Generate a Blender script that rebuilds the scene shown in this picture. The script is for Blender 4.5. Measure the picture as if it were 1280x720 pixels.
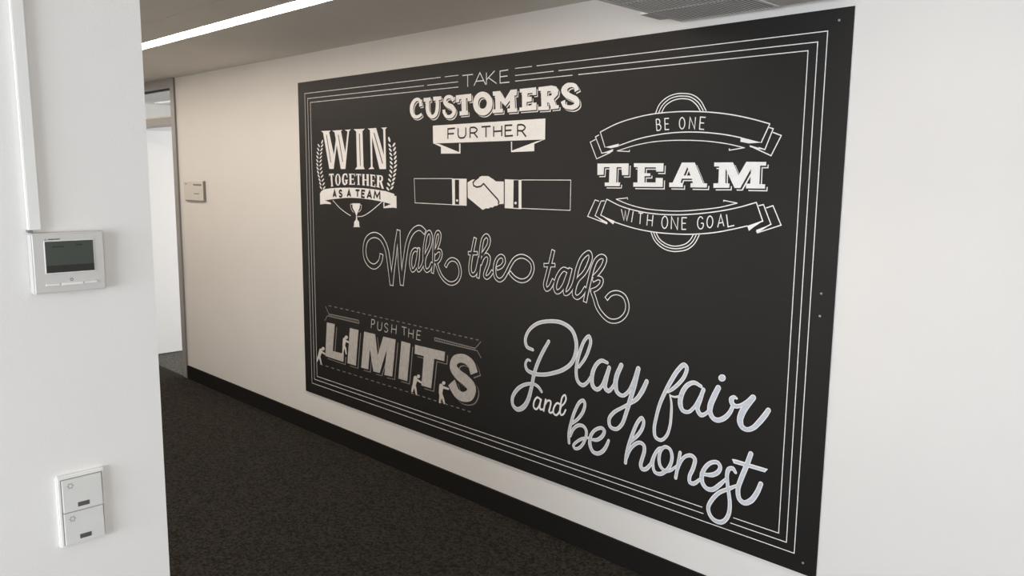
import bpy, bmesh, math, random
from mathutils import Vector, Matrix
from mathutils.geometry import tessellate_polygon
random.seed(7)
for o in list(bpy.data.objects): bpy.data.objects.remove(o)
SC = bpy.context.scene
COL = SC.collection

# ---------------------------------------------------------------- camera
F_PX, YAW, PITCH, ROLL = 994.69, 0.778486, -0.1410947, 0.0108378
CAM = Vector((0.0, -2.7057, 1.70))
cy, sy, cp, sp = math.cos(YAW), math.sin(YAW), math.cos(PITCH), math.sin(PITCH)
fw = Vector((-sy*cp, cy*cp, sp)); rt = Vector((cy, sy, 0)); up = rt.cross(fw)
rt2 = rt*math.cos(ROLL) + up*math.sin(ROLL); up2 = up*math.cos(ROLL) - rt*math.sin(ROLL)
cd = bpy.data.cameras.new('camera'); cam = bpy.data.objects.new('camera', cd); COL.objects.link(cam)
cam.matrix_world = Matrix(((rt2.x, up2.x, -fw.x, CAM.x), (rt2.y, up2.y, -fw.y, CAM.y), (rt2.z, up2.z, -fw.z, CAM.z), (0, 0, 0, 1)))
cd.sensor_width = 36.0; cd.lens = F_PX/1280*36.0; cd.clip_start = 0.05; cd.clip_end = 200
SC.camera = cam

# ---------------------------------------------------------------- world, light, exposure
SC.view_settings.view_transform = 'Standard'; SC.view_settings.look = 'None'
SC.view_settings.exposure = 0.07; SC.view_settings.gamma = 1.0; SC.view_settings.use_curve_mapping = False
w = bpy.data.worlds.new('sky'); SC.world = w; w.use_nodes = True
nt = w.node_tree; nt.nodes.clear()
bg = nt.nodes.new('ShaderNodeBackground'); wo = nt.nodes.new('ShaderNodeOutputWorld')
bg.inputs['Color'].default_value = (0.72, 0.84, 1.0, 1); bg.inputs['Strength'].default_value = .8
nt.links.new(bg.outputs[0], wo.inputs[0])

def area(name, loc, aim, sx, sz, power, col):
    d = bpy.data.lights.new(name, 'AREA'); d.shape = 'RECTANGLE'; d.size = sx; d.size_y = sz; d.energy = power; d.color = col
    o = bpy.data.objects.new(name, d); COL.objects.link(o); o.location = loc
    o.rotation_euler = (Vector(aim) - Vector(loc)).to_track_quat('-Z', 'Y').to_euler()
    return o
# daylight through the office back window and side room window, plus two added fills
area('window_and_fill_light', (0.0, -6.35, 1.45), (0.0, 0, 1.1), 2.9, 1.7, 185, (0.87, 0.93, 1.0))
area('window_and_fill_light', (3.85, -3.2, 1.45), (0, -3.2, 1.3), 3.6, 1.7, 48, (1.0, 0.945, 0.89))  # warm fill for the near wall, standing in for office ceiling lamps
area('window_and_fill_light', (-4.2, -2.42, 1.1), (-4.2, 0, .5), 2.9, 1.7, 17, (1.0, .87, .72))  # added warm fill behind the made-up corridor opening, brightens the lower wall
area('window_and_fill_light', (-5.4, 3.35, 1.5), (-7.5, 0.4, 1.2), 1.6, 1.7, 130, (0.95, 0.97, 1.0))

# ---------------------------------------------------------------- materials
def mat(name, col, rough=0.6, var=0.0, scale=30.0, bump=0.0, bscale=300.0, metal=0.0, spec=0.5, emit=None, es=0.0, trans=0.0, stretch=(1, 1, 1)):
    m = bpy.data.materials.new(name); m.use_nodes = True
    n = m.node_tree; b = n.nodes['Principled BSDF']
    b.inputs['Roughness'].default_value = rough; b.inputs['Metallic'].default_value = metal
    b.inputs['Specular IOR Level'].default_value = spec
    b.inputs['Transmission Weight'].default_value = trans
    b.inputs['Base Color'].default_value = (*col, 1)
    tc = n.nodes.new('ShaderNodeTexCoord'); mp = n.nodes.new('ShaderNodeMapping'); mp.inputs['Scale'].default_value = stretch
    n.links.new(tc.outputs['Object'], mp.inputs[0])
    if var:
        no = n.nodes.new('ShaderNodeTexNoise'); no.inputs['Scale'].default_value = scale; no.inputs['Detail'].default_value = 4
        n.links.new(mp.outputs[0], no.inputs[0])
        r = n.nodes.new('ShaderNodeValToRGB'); r.color_ramp.elements[0].position = .3; r.color_ramp.elements[1].position = .7
        r.color_ramp.elements[0].color = (*[max(0, c*(1-var)) for c in col], 1); r.color_ramp.elements[1].color = (*[min(1, c*(1+var)) for c in col], 1)
        n.links.new(no.outputs[0], r.inputs[0]); n.links.new(r.outputs[0], b.inputs['Base Color'])
    if bump:
        nb = n.nodes.new('ShaderNodeTexNoise'); nb.inputs['Scale'].default_value = bscale; nb.inputs['Detail'].default_value = 3
        n.links.new(mp.outputs[0], nb.inputs[0])
        bp = n.nodes.new('ShaderNodeBump'); bp.inputs['Strength'].default_value = bump; bp.inputs['Distance'].default_value = .002
        n.links.new(nb.outputs[0], bp.inputs['Height']); n.links.new(bp.outputs[0], b.inputs['Normal'])
    if emit:
        b.inputs['Emission Color'].default_value = (*emit, 1); b.inputs['Emission Strength'].default_value = es
    return m
WALL = mat('wall_paint', (.82, .80, .775), .75, .012, 2.5, .12, 260)
CEIL = mat('ceiling_paint', (.70, .67, .62), .8, .03, 3, .1, 150)
def carpet(name, a, b_):
    """looped pile: every tuft of about a centimetre has its own shade"""
    m = mat(name, a, .95, 0, 1, .35, 500, spec=.1); n = m.node_tree
    tc = [x for x in n.nodes if x.type == 'TEX_COORD'][0]
    vo = n.nodes.new('ShaderNodeTexVoronoi'); vo.inputs['Scale'].default_value = 105
    n.links.new(tc.outputs['Object'], vo.inputs['Vector'])
    r = n.nodes.new('ShaderNodeValToRGB'); r.color_ramp.elements[0].position = .15; r.color_ramp.elements[1].position = .95
    r.color_ramp.elements[0].color = (*a, 1); r.color_ramp.elements[1].color = (*b_, 1)
    sp_ = n.nodes.new('ShaderNodeSeparateColor'); n.links.new(vo.outputs['Color'], sp_.inputs[0])
    n.links.new(sp_.outputs[0], r.inputs[0]); n.links.new(r.outputs[0], n.nodes['Principled BSDF'].inputs['Base Color'])
    return m
FLOOR = carpet('dark_carpet', (.016, .0143, .0125), (.050, .044, .038))
ROOMFLOOR = carpet('lit_room_carpet', (.075, .072, .068), (.15, .145, .135))  # lighter than the corridor carpet: the room's brighter light put into its colour
SKIRT = mat('skirting_carpet', (.0125, .0113, .010), .9, .25, 200, .5, 500, spec=.15)
BOARD = mat('black_board', (.0135, .0122, .0111), .45, .06, 3, .05, 500, spec=.32)
EDGE = mat('board_edge', (.75, .75, .75), .5)
ART_M = {'w': mat('white_vinyl', (.93, .92, .91), .5, .03, 60), 'k': BOARD,
         'g': mat('silver_paint', (.62, .66, .72), .4, .10, 25, stretch=(1, 1, 5)),
         's': mat('brushed_grey_paint', (.52, .49, .46), .5, .16, 45, stretch=(4, 1, 1)),
         'd': mat('pale_grey_paint', (.66, .62, .57), .5, .05, 60),
         'e': mat('dim_line_paint', (.30, .28, .26), .5, .1, 200)}
ALU = mat('grey_aluminium', (.40, .40, .395), .45, .03, 20, metal=.2)
DARKG = mat('dark_gasket', (.05, .048, .045), .7)
GLASS = mat('clear_glass', (.95, .97, .96), .02, trans=1.0); GLASS.node_tree.nodes['Principled BSDF'].inputs['IOR'].default_value = 1.06
LEAF = mat('white_door_laminate', (.86, .86, .85), .5)
PLAST = mat('white_plastic', (.82, .81, .78), .4)
THERM = mat('grey_white_plastic', (.60, .585, .56), .4)
PLAST2 = mat('cream_plastic', (.70, .69, .665), .45)
SCREEN = mat('lcd_screen', (.052, .062, .05), .18)
SCREEN2 = mat('lcd_dark', (.018, .02, .017), .18)
INK = mat('dark_ink', (.04, .04, .04), .6)
GREYINK = mat('grey_ink', (.22, .21, .20), .6)
LABELG = mat('label_window', (.11, .10, .095), .3)
LED = mat('led_diffuser', (.9, .9, .9), .5, emit=(1.0, .875, .74), es=20.0)
UNIT = mat('unit_metal', (.74, .71, .68), .5)
SLOT_SHADE = mat('slot_shade', (.2, .19, .18), .7)  # dark tone painted in for the shade between the slats
SLAT = mat('slat_metal', (.90, .88, .85), .35)
PLATE = mat('sign_plate', (.73, .70, .65), .35)
SCREW = mat('screw_steel', (.7, .68, .65), .3, metal=.8)

# ---------------------------------------------------------------- helpers
def tag(o, label=None, cat=None, group=None, kind=None):
    if label: o['label'] = label
    if cat: o['category'] = cat
    if group: o['group'] = group
    if kind: o['kind'] = kind
    return o
def empty(name, loc=(0, 0, 0)):
    o = bpy.data.objects.new(name, None); COL.objects.link(o); o.location = loc; o.empty_display_size = .05; return o
def link(name, bm, mats, parent=None, loc=(0, 0, 0)):
    me = bpy.data.meshes.new(name); bm.to_mesh(me); bm.free()
    for m_ in (mats if isinstance(mats, (list, tuple)) else [mats]): me.materials.append(m_)
    o = bpy.data.objects.new(name, me); COL.objects.link(o)
    if parent: o.parent = parent
    o.location = loc
    return o
def bm_box(bm, x0, x1, y0, y1, z0, z1, mi=0):
    v = [bm.verts.new(p) for p in ((x0, y0, z0), (x1, y0, z0), (x1, y1, z0), (x0, y1, z0), (x0, y0, z1), (x1, y0, z1), (x1, y1, z1), (x0, y1, z1))]
    fs = []
    for q in ((3, 2, 1, 0), (4, 5, 6, 7), (0, 1, 5, 4), (1, 2, 6, 5), (2, 3, 7, 6), (3, 0, 4, 7)):
        f = bm.faces.new([v[i] for i in q]); f.material_index = mi; fs.append(f)
    return v, fs
def box(name, x0, x1, y0, y1, z0, z1, m_, parent=None, bevel=0.0, org=None):
    """box with world extents; the origin sits at the parent's origin when it has one"""
    ox, oy, oz = parent_origin(parent) if parent else ((x0+x1)/2, (y0+y1)/2, z0)
    bm = bmesh.new(); bm_box(bm, x0-ox, x1-ox, y0-oy, y1-oy, z0-oz, z1-oz)
    if bevel: bmesh.ops.bevel(bm, geom=list(bm.edges), offset=bevel, segments=2, affect='EDGES', profile=.6)
    return link(name, bm, m_, parent, (0, 0, 0) if parent else (ox, oy, oz))
def parent_origin(p):
    v = Vector((0, 0, 0))
    while p: v += p.location; p = p.parent
    return v
def struct(o, label=None): o['kind'] = 'structure'; return o
H = 2.43

# ---------------------------------------------------------------- the room
struct(box('floor', -9.1, 4.1, -6.6, 0.0, -.1, 0, FLOOR))
struct(box('ceiling', -9.1, 4.1, -.74, 0.12, H, H+.1, CEIL))
struct(box('ceiling', -9.1, 4.1, -1.055, -.835, H, H+.1, CEIL))
struct(box('ceiling', -9.1, 4.1, -6.6, -1.065, H, H+.1, CEIL))
struct(box('trim_1', -9.1, 4.1, -.835, -.74, H+.07, H+.1, CEIL))      # slot above the light strip
struct(box('trim_2', -9.1, 4.1, -1.065, -1.055, H+.02, H+.1, DARKG))  # shadow gap
DX0, DX1 = -7.50, -6.43       # door opening in the board wall
wr = struct(box('wall_right', DX1, 4.1, 0, .12, 0, H, WALL))
struct(box('wall_far', -9.1, DX0, 0, .12, 0, H, WALL))
struct(box('wall_end', -9.2, -9.1, -2.2, .12, 0, H, WALL))
# block between the office and the corridor, its narrow face carries the thermostat
bm = bmesh.new()
for q in ((-9.1, -5.7, 0, H), (-2.7, -1.55, 0, H), (-5.7, -2.7, 0, .25), (-5.7, -2.7, 2.15, H)): bm_box(bm, q[0], q[1], -2.31, -2.111, q[2], q[3])  # leaves room for the made-up corridor opening
bm_box(bm, -1.75, -1.55, -6.6, -2.31, 0, H)
struct(link('wall_left', bm, WALL))
# window wall and the other far wall of the office, behind the camera
def wall_with_hole(name, fixed, axis, a0, a1, h0, h1, z0, z1, th):
    bm = bmesh.new()
    for (p, q, r, s) in ((a0, h0, 0, H), (h1, a1, 0, H), (h0, h1, 0, z0), (h0, h1, z1, H)):
        if axis == 'x': bm_box(bm, p, q, fixed, fixed+th, r, s)
        else: bm_box(bm, fixed, fixed+th, p, q, r, s)
    return struct(link(name, bm, WALL))
wall_with_hole('wall_back', -6.6, 'x', -1.75, 4.1, -1.45, 1.45, .6, 2.3, .15)
wall_with_hole('wall_side', 4.0, 'y', -6.6, 0, -5.0, -1.4, .6, 2.3, .12)
def office_window(n, axis, fixed, a0, a1, z0, z1):
    mid = (a0+a1)/2
    r = struct(empty('window_%d' % n, (fixed, mid, z0) if axis == 'y' else (mid, fixed, z0)))
    for (p, q, u, v) in ((a0, a0+.05, z0, z1), (a1-.05, a1, z0, z1), (mid-.03, mid+.03, z0, z1), (a0+.05, mid-.03, z0, z0+.05), (mid+.03, a1-.05, z0, z0+.05), (a0+.05, mid-.03, z1-.05, z1), (mid+.03, a1-.05, z1-.05, z1)):
        if axis == 'x': box('frame_bar', p, q, fixed-.03, fixed+.03, u, v, ALU, r)
        else: box('frame_bar', fixed-.03, fixed+.03, p, q, u, v, ALU, r)
office_window(1, 'x', -6.52, -1.45, 1.45, .6, 2.3)
office_window(2, 'y', 4.06, -5.0, -1.4, .6, 2.3)
office_window(3, 'x', -2.21, -5.7, -2.7, .25, 2.15)  # corridor opening made up to let the added fill light in
# carpet skirting along the board wall
struct(box('baseboard_right', DX1, 4.0, -.012, 0, 0, .109, SKIRT))
struct(box('baseboard_left', -9.1, -1.75, -2.111, -2.099, 0, .109, SKIRT))
struct(box('baseboard_far', -9.1, DX0, -.012, 0, 0, .109, SKIRT))

# the side room behind the open door
struct(box('floor', -9.1, -4.0, 0.0, 3.6, -.1, 0, ROOMFLOOR))
struct(box('ceiling', -9.1, -4.0, .12, 3.6, H+.0, H+.1, WALL))
struct(box('wall_room_end', -9.2, -9.1, .12, 3.6, 0, H, WALL))
struct(box('wall_room_back', -9.1, -4.0, 3.5, 3.6, 0, H, WALL))
struct(box('wall_room_side', -4.1, -4.0, .12, 3.5, 0, H, WALL))

# door with aluminium frame, transom glass and white leaf standing open
d = struct(empty('door_1', (DX1, .03, 0)))
FR0, FR1 = -.014, .10
fr = box('door_frame', DX1-.075, DX1, FR0, FR1, 0, H, ALU, d, .003)
box('frame_seal', DX1-.001, DX1+.003, -.0155, -.004, 0, H, GREYINK, d)
box('door_frame', DX0, DX0+.06, FR0, FR1, 0, H, ALU, d, .003)
box('head_bar', DX0+.06, DX1-.075, FR0, FR1, 2.362, H, ALU, d, .003)
box('transom_bar', DX0+.06, DX1-.075, FR0, FR1, 2.068, 2.132, ALU, d, .003)
box('glazing_bead', DX0+.06, DX1-.075, .02, .06, 2.352, 2.362, DARKG, d)
box('glazing_bead', DX0+.06, DX1-.075, .0, .06, 2.132, 2.146, PLAST, d)
box('transom_pane', DX0+.06, DX1-.075, .035, .041, 2.146, 2.352, GLASS, d)
lf = box('door_leaf', DX0+.004, DX0+.048, .105, 1.02, .008, 2.062, LEAF, d, .002)
hb = bmesh.new()
for sx in (0.0, .110):
    bm_box(hb, DX0+.048+.0-(.0 if sx == 0 else .099), DX0+.094-(.0 if sx == 0 else .099), .95, .97, 1.03, 1.05)
    bm_box(hb, DX0+.082-(.0 if sx == 0 else .125), DX0+.094-(.0 if sx == 0 else .125), .84, .97, 1.03, 1.05)
for v in hb.verts: v.co -= parent_origin(lf)
link('door_handle', hb, ALU, lf)

# ---------------------------------------------------------------- LED strip set in the ceiling slot
ls = empty('light_strip', (-3.5, -.7875, H)); tag(ls, 'long white linear LED light strip recessed in the corridor ceiling', 'light')
box('diffuser', -9.0, -0.75, -.826, -.749, H+.002, H+.02, LED, ls)
box('housing', -9.0, -0.75, -.833, -.742, H+.021, H+.055, UNIT, ls)

# ---------------------------------------------------------------- air conditioning casing over the board
UZ = 2.28
un = empty('air_conditioning_unit', (-1.0, -.5, UZ)); tag(un, 'grey metal air conditioning casing with slatted grille above the board', 'air conditioner')
gx0, gx1, gy0, gy1 = -1.745, -1.352, -.66, -.040
b2 = bmesh.new()
def bmb(*a):
    bm_box(b2, a[0]+1.0, a[1]+1.0, a[2]+.5, a[3]+.5, a[4]-UZ, a[5]-UZ)
bmb(gx0, -1.12, gy0, gy1, UZ+.052, H-.002)                       # body above the grille
bmb(gx1+.012, -1.12, gy0, gy1-.022, UZ, UZ+.05)                 # plain underside to the right
link('casing', b2, UNIT, un)
box('slot_shade_plate', gx0+.012, gx1, gy0+.012, gy1-.01, UZ+.0018, UZ+.003, SLOT_SHADE, un)  # flat dark plate close behind the slats draws the shade of their gaps
box('grille_frame', gx0, gx0+.012, gy0, gy1, UZ, UZ+.05, UNIT, un)
box('grille_frame', gx1, gx1+.012, gy0, gy1-.022, UZ-.004, UZ+.05, PLAST, un)  # whiter than the other bars: the light it catches is painted in
box('grille_frame', gx0+.012, gx1, gy1-.010, gy1, UZ, UZ+.05, UNIT, un)
box('grille_frame', gx0+.012, gx1, gy0, gy0+.012, UZ, UZ+.05, UNIT, un)
n_s = 25
s0 = None
for i in range(n_s):
    x = gx0+.020 + i*(gx1-gx0-.03)/(n_s-1)
    if s0 is None:
        s0 = box('slat', x-.0043, x+.0043, gy0+.012, gy1-.012, UZ+.0004, UZ+.0010, SLAT, un)
        x_first = x
    else:
        c = s0.copy(); COL.objects.link(c); c.parent = un; c.location.x = s0.location.x + (x-x_first)
for yb in (-.262, -.442, -.622):
    box('cross_rail', gx0+.012, gx1, yb-.005, yb+.005, UZ-.0004, UZ+.0003, UNIT, un)
box('mounting_bracket', gx0-.042, gx0, -.247, -.118, UZ+.001, UZ+.012, UNIT, un)
box('mounting_bracket', gx0-.042, gx0-.036, -.247, -.118, UZ+.012, H-.002, UNIT, un)

# ---------------------------------------------------------------- small sign beside the door
sg = empty('sign_plate', (-6.146, -.004, 1.55)); tag(sg, 'small pale door sign plate on the corridor wall beside the open door', 'sign')
box('plate', -6.333, -5.962, -.010, 0, 1.478, 1.625, PLATE, sg, .003)
box('sign_rim', -5.973, -5.959, -.016, 0, 1.474, 1.628, GREYINK, sg)
box('sign_rim', -6.30, -5.973, -.014, 0, 1.472, 1.479, GREYINK, sg)
def text(name, s, m_, parent, size, origin, xd, yd, fit=None, bold=0.0):
    """built-in font turned to mesh: origin, x and y directions in world space"""
    cu = bpy.data.curves.new(name, 'FONT'); cu.body = s; cu.size = size; cu.offset = bold; cu.fill_mode = 'FRONT'; cu.resolution_u = 2
    o = bpy.data.objects.new('tmp', cu); COL.objects.link(o)
    dg = bpy.context.evaluated_depsgraph_get(); me = bpy.data.meshes.new_from_object(o.evaluated_get(dg))
    bpy.data.objects.remove(o)
    k = 1.0
    if fit: k = fit/max(1e-6, max(v.co.x for v in me.vertices))
    po = parent_origin(parent); xd, yd, og = Vector(xd), Vector(yd), Vector(origin)
    for v in me.vertices: v.co = og + xd*v.co.x*k + yd*v.co.y - po
    me.materials.clear(); me.materials.append(m_)
    r = bpy.data.objects.new(name, me); COL.objects.link(r); r.parent = parent
    return r
# the sign's own small print: two short grey lines and a mark
for (a, b_, z0, z1) in ((-6.155, -6.01, 1.592, 1.604), (-6.15, -6.06, 1.526, 1.533), (-6.31, -6.27, 1.600, 1.606)):
    box('printed_line', a, b_, -.0112, -.0102, z0, z1, GREYINK, sg)

# ---------------------------------------------------------------- wall thermostat on the near wall
XW = -1.55
th = empty('room_thermostat', (XW, -2.2596, 1.486)); tag(th, 'white wall thermostat with dark screen below the narrow cable trunking', 'thermostat')
b3 = bmesh.new(); v, fs = bm_box(b3, 0, .018, -.0615, .0585, 0, .1065)
for q in v:
    if q.co.x > .01: q.co.y *= .965; q.co.z = .001+q.co.z*.985
bmesh.ops.bevel(b3, geom=list(b3.edges), offset=.0022, segments=3, affect='EDGES')
link('body', b3, THERM, th)
XF = XW+.018
box('screen_rim', XF-.001, XF+.0012, -2.3008, -2.2205, 1.5212, 1.5785, PLAST, th, .0008)
box('screen', XF, XF+.0016, -2.2993, -2.2222, 1.5230, 1.5775, SCREEN, th)
box('screen_band', XF+.0012, XF+.0019, -2.2993, -2.2222, 1.5230, 1.5357, SCREEN2, th)
for (a, b_, z) in ((-2.288, -2.270, 1.567), (-2.250, -2.240, 1.569), (-2.243, -2.2385, 1.527), (-2.236, -2.231, 1.528)):
    box('screen_print', XF+.0012, XF+.00195, a, b_, z, z+.0022, SCREEN2, th)
for (a, b_, h_) in ((-2.3016, -2.2800, .0032), (-2.2777, -2.2426, .0046), (-2.2405, -2.2195, .0032)):
    box('button', XF-.002, XF+.003, a, b_, 1.5022-h_/2, 1.5022+h_/2, PLAST, th, .0006)
text('brand_print', 'MITSUBISHI ELECTRIC', INK, th, .0024, (XF+.0004, -2.2935, 1.5803), (0, 1, 0), (0, 0, 1), .0190, .00016)
lg = bmesh.new()
for (a, z) in ((0, 0), (-.0009, -.0014), (.0009, -.0014)):
    lg.faces.new([lg.verts.new((0, a+p, z+q)) for p, q in ((0, .0014), (-.0007, 0), (0, -.0003), (.0007, 0))])
link('printed_mark', lg, INK, th, (XF+.0004-XW, -2.2975+2.2596, 1.5815-1.486))
def ring_bm(r0, r1, seg=24, spikes=0, sp_len=.0012):
    bm = bmesh.new()
    A = [bm.verts.new((0, r0*math.cos(t), r0*math.sin(t))) for t in [2*math.pi*i/seg for i in range(seg)]]
    B = [bm.verts.new((0, r1*math.cos(t), r1*math.sin(t))) for t in [2*math.pi*i/seg for i in range(seg)]]
    for i in range(seg): bm.faces.new((A[i], A[(i+1) % seg], B[(i+1) % seg], B[i]))
    for i in range(spikes):
        t = 2*math.pi*i/spikes; c, s = math.cos(t), math.sin(t); h = (r1-r0)*.5
        a, b_ = r1+.0004, r1+.0004+sp_len
        bm.faces.new([bm.verts.new((0, r*c-k*s*h, r*s+k*c*h)) for r, k in ((a, -1), (b_, -1), (b_, 1), (a, 1))])
    return bm
pi_ = link('power_icon', ring_bm(.0017, .0026, 20, 0), INK, th, (XF+.0004-XW, -2.2604+2.2596, 1.5094-1.486))

# cable trunking running up from the thermostat
tk = empty('cable_trunking', (XW, -2.310, 1.598)); tag(tk, 'narrow white cable trunking rising from the thermostat to the ceiling', 'trunking')
b4 = bmesh.new(); v, fs = bm_box(b4, 0, .012, -.010, .010, 0, H-1.598)
for q in v:
    if q.co.z > .1: q.co.y -= .0052
bmesh.ops.bevel(b4, geom=[e for e in b4.edges if abs(e.verts[0].co.z-e.verts[1].co.z) > .2], offset=.0015, segments=2, affect='EDGES')
link('lid', b4, PLAST, tk)
box('end_clip', XW, XW+.013, -2.3215, -2.314, 1.5935, 1.5975, GREYINK, tk)

# ---------------------------------------------------------------- double light switch
sw = empty('light_switch', (XW, -2.2645, 1.016)); tag(sw, 'white double rocker light switch low on the near wall', 'switch')
b5 = bmesh.new(); v, fs = bm_box(b5, 0, .009, -.0405, .0405, 0, .1355)
bmesh.ops.bevel(b5, geom=[e for e in b5.edges if max(q.co.x for q in e.verts) > .005], offset=.002, segments=3, affect='EDGES')
link('frame', b5, PLAST, sw)
box('gap', XW+.0088, XW+.0094, -2.2996, -2.2292, 1.0205, 1.1452, GREYINK, sw)
for (z0, z1) in ((1.0832, 1.1438), (1.0215, 1.0812)):
    b6 = bmesh.new(); v, fs = bm_box(b6, .0088, .0125, -.0333, .0333, 0, z1-z0)
    for q in v:
        if q.co.x > .01 and q.co.z < .001: q.co.x += .0022
    bmesh.ops.bevel(b6, geom=[e for e in b6.edges if min(q.co.x for q in e.verts) > .010], offset=.0008, segments=2, affect='EDGES')
    rk = link('rocker', b6, PLAST2, sw, (0, 0, z0-1.016))
    box('label_window', XW+.0124, XW+.0146, -2.2742, -2.2545, z0+.0068, z0+.0150, LABELG, rk)
    ic = link('lamp_icon', ring_bm(.0033, .0043, 18, 6, .0014), GREYINK, rk, (.01315, -.0197, z1-z0-.012))
    ic.rotation_euler.y = -.0363*1.0
# ---------------------------------------------------------------- the black lettered board
BX, BY, BZ = -4.573, 0.0, .268
BW, BH, BT = 3.468, 1.990, .007
bd = empty('lettered_board', (BX+BW/2, BY, BZ)); tag(bd, 'large black wall board covered with white motivational hand lettering', 'board')
def bdbox(name, u0, u1, y0, y1, v0, v1, m_, bevel=0):
    return box(name, BX+u0, BX+u1, y0, y1, BZ+v0, BZ+v1, m_, bd, bevel)
for (v0, v1) in ((0, .99645), (.99655, BH)):
    pn = bdbox('board_panel', 0, BW, -BT, -.0005, v0, v1, BOARD)
    pn.data.materials.append(EDGE)
    for f in pn.data.polygons:
        if abs(f.normal.x) > .9: f.material_index = 1
for (u, v_) in ((3.418, 1.9505), (3.4185, 1.036), (3.4185, .957), (3.416, .042)):
    bm = bmesh.new(); bmesh.ops.create_cone(bm, cap_ends=True, segments=14, radius1=.0045, radius2=.003, depth=.002, matrix=Matrix.Translation((u-BW/2, -BT-.001, v_)) @ Matrix.Rotation(math.pi/2, 4, 'X'))
    link('screw', bm, SCREW, bd)

def cpts(s): return [tuple(float(c) for c in t.split(',')) for t in s.split()]
def catmull(p, w, closed):
    n = len(p)
    if not isinstance(w, (list, tuple)): w = [w]*n
    if len(w) < n: w = list(w)+[w[-1]]*(n-len(w))
    out, ow = [], []
    seg = n if closed else n-1
    for i in range(seg):
        if closed: a, b, c, e = p[(i-1) % n], p[i], p[(i+1) % n], p[(i+2) % n]; wb, wc = w[i], w[(i+1) % n]
        else: a, b, c, e = p[max(0, i-1)], p[i], p[i+1], p[min(n-1, i+2)]; wb, wc = w[i], w[i+1]
        L = math.hypot(c[0]-b[0], c[1]-b[1]); k = max(3, min(9, int(L/9)))
        # centripetal spacing keeps tight turns free of loops
        d1 = max(1e-3, math.hypot(b[0]-a[0], b[1]-a[1]))**.5; d2 = max(1e-3, L)**.5; d3 = max(1e-3, math.hypot(e[0]-c[0], e[1]-c[1]))**.5
        if a == b: d1 = d2
        if c == e: d3 = d2
        t1 = [((c[q]-a[q])/(d1+d2) - (b[q]-a[q])/d1 if a != b else 0) for q in (0, 1)]
        m1 = [d2*(((c[q]-b[q])/d2) + ((b[q]-a[q])/d1 - (c[q]-a[q])/(d1+d2) if a != b else 0)) for q in (0, 1)]
        m2 = [d2*(((c[q]-b[q])/d2) + ((e[q]-c[q])/d3 - (e[q]-b[q])/(d2+d3) if c != e else 0)) for q in (0, 1)]
        for j in range(k):
            t = j/k; t2 = t*t; t3 = t2*t
            out.append(tuple((2*t3-3*t2+1)*b[q]+(t3-2*t2+t)*m1[q]+(-2*t3+3*t2)*c[q]+(t3-t2)*m2[q] for q in (0, 1)))
            ow.append(wb+(wc-wb)*(3*t2-2*t3))
    if not closed: out.append(p[-1]); ow.append(w[n-1])
    return out, ow
def stroke(bm, p, w, smooth, closed, cap, ext, y, mi):
    if smooth and len(p) > 2: p, w = catmull(p, w, closed)
    elif not isinstance(w, (list, tuple)): w = [w]*len(p)
    n = len(p); p = [Vector(q) for q in p]
    if ext and not closed:
        p[0] = p[0] + (p[0]-p[1]).normalized()*ext; p[-1] = p[-1] + (p[-1]-p[-2]).normalized()*ext
    Ls, Rs = [], []
    for i in range(n):
        a = p[i-1] if (i > 0 or closed) else None; c = p[(i+1) % n] if (i < n-1 or closed) else None
        d1 = (p[i]-a).normalized() if a is not None else None; d2 = (c-p[i]).normalized() if c is not None else None
        if d1 is None: d1 = d2
        if d2 is None: d2 = d1
        t = d1+d2
        if t.length < 1e-4: t = d1
        t.normalize(); nrm = Vector((-t.y, t.x)); k = min(2.2 if not smooth else 1.25, 1/max(.3, abs(nrm.dot(Vector((-d1.y, d1.x))))))
        Ls.append(p[i]+nrm*w[i]/2*k); Rs.append(p[i]-nrm*w[i]/2*k)
    # a brush stroke lies on itself where it crosses: it rises a few hundredths of a millimetre along its length
    V = lambda q, t=0.0: bm.verts.new((q.x/1000-BW/2, y-t*.00004, q.y/1000))
    lv = [V(q, i/n) for i, q in enumerate(Ls)]; rv = [V(q, i/n) for i, q in enumerate(Rs)]
    for i in range(n if closed else n-1):
        j = (i+1) % n
        for tri in ((rv[i], rv[j], lv[j]), (rv[i], lv[j], lv[i])):
            try: f = bm.faces.new(tri); f.material_index = mi
            except ValueError: pass
    if cap and not closed:
        for (c, e, ww, tt) in ((p[0], p[0]-p[1], w[0], 0.0), (p[-1], p[-1]-p[-2], w[-1], 1.0)):
            a0 = math.atan2(e.y, e.x); r = ww/2
            ring = [V(c+Vector((math.cos(a0-math.pi/2+math.pi*i/10), math.sin(a0-math.pi/2+math.pi*i/10)))*r, tt) for i in range(11)]
            f = bm.faces.new(ring); f.material_index = mi
def polygon(bm, outer, holes, y, mi):
    loops = [[Vector((a, b, 0)) for a, b in q] for q in [outer]+holes]
    flat = [q for l in loops for q in l]
    vs = [bm.verts.new((q.x/1000-BW/2, y, q.y/1000)) for q in flat]
    for t in tessellate_polygon(loops):
        try: f = bm.faces.new([vs[i] for i in t]); f.material_index = mi
        except ValueError: pass
LAY = .0006
SHEET = [0]
def shapes_mesh(name, shapes, parent):
    cols = []; bm = bmesh.new()
    for s in shapes:
        if s[2] not in cols: cols.append(s[2])
        SHEET[0] = (SHEET[0]+1) % 40
        y = -BT-.0002-LAY*s[1]-SHEET[0]*.00001; mi = cols.index(s[2])
        if s[0] == 'S': stroke(bm, cpts(s[3]), s[4], s[5], s[6], s[7], s[8], y, mi)
        else: polygon(bm, cpts(s[3]), [cpts(h) for h in s[4]], y, mi)
    for f in bm.faces:
        f.normal_update()
        if f.normal.y > 0: f.normal_flip()
    return link(name, bm, [ART_M[c] for c in cols], parent)

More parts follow.
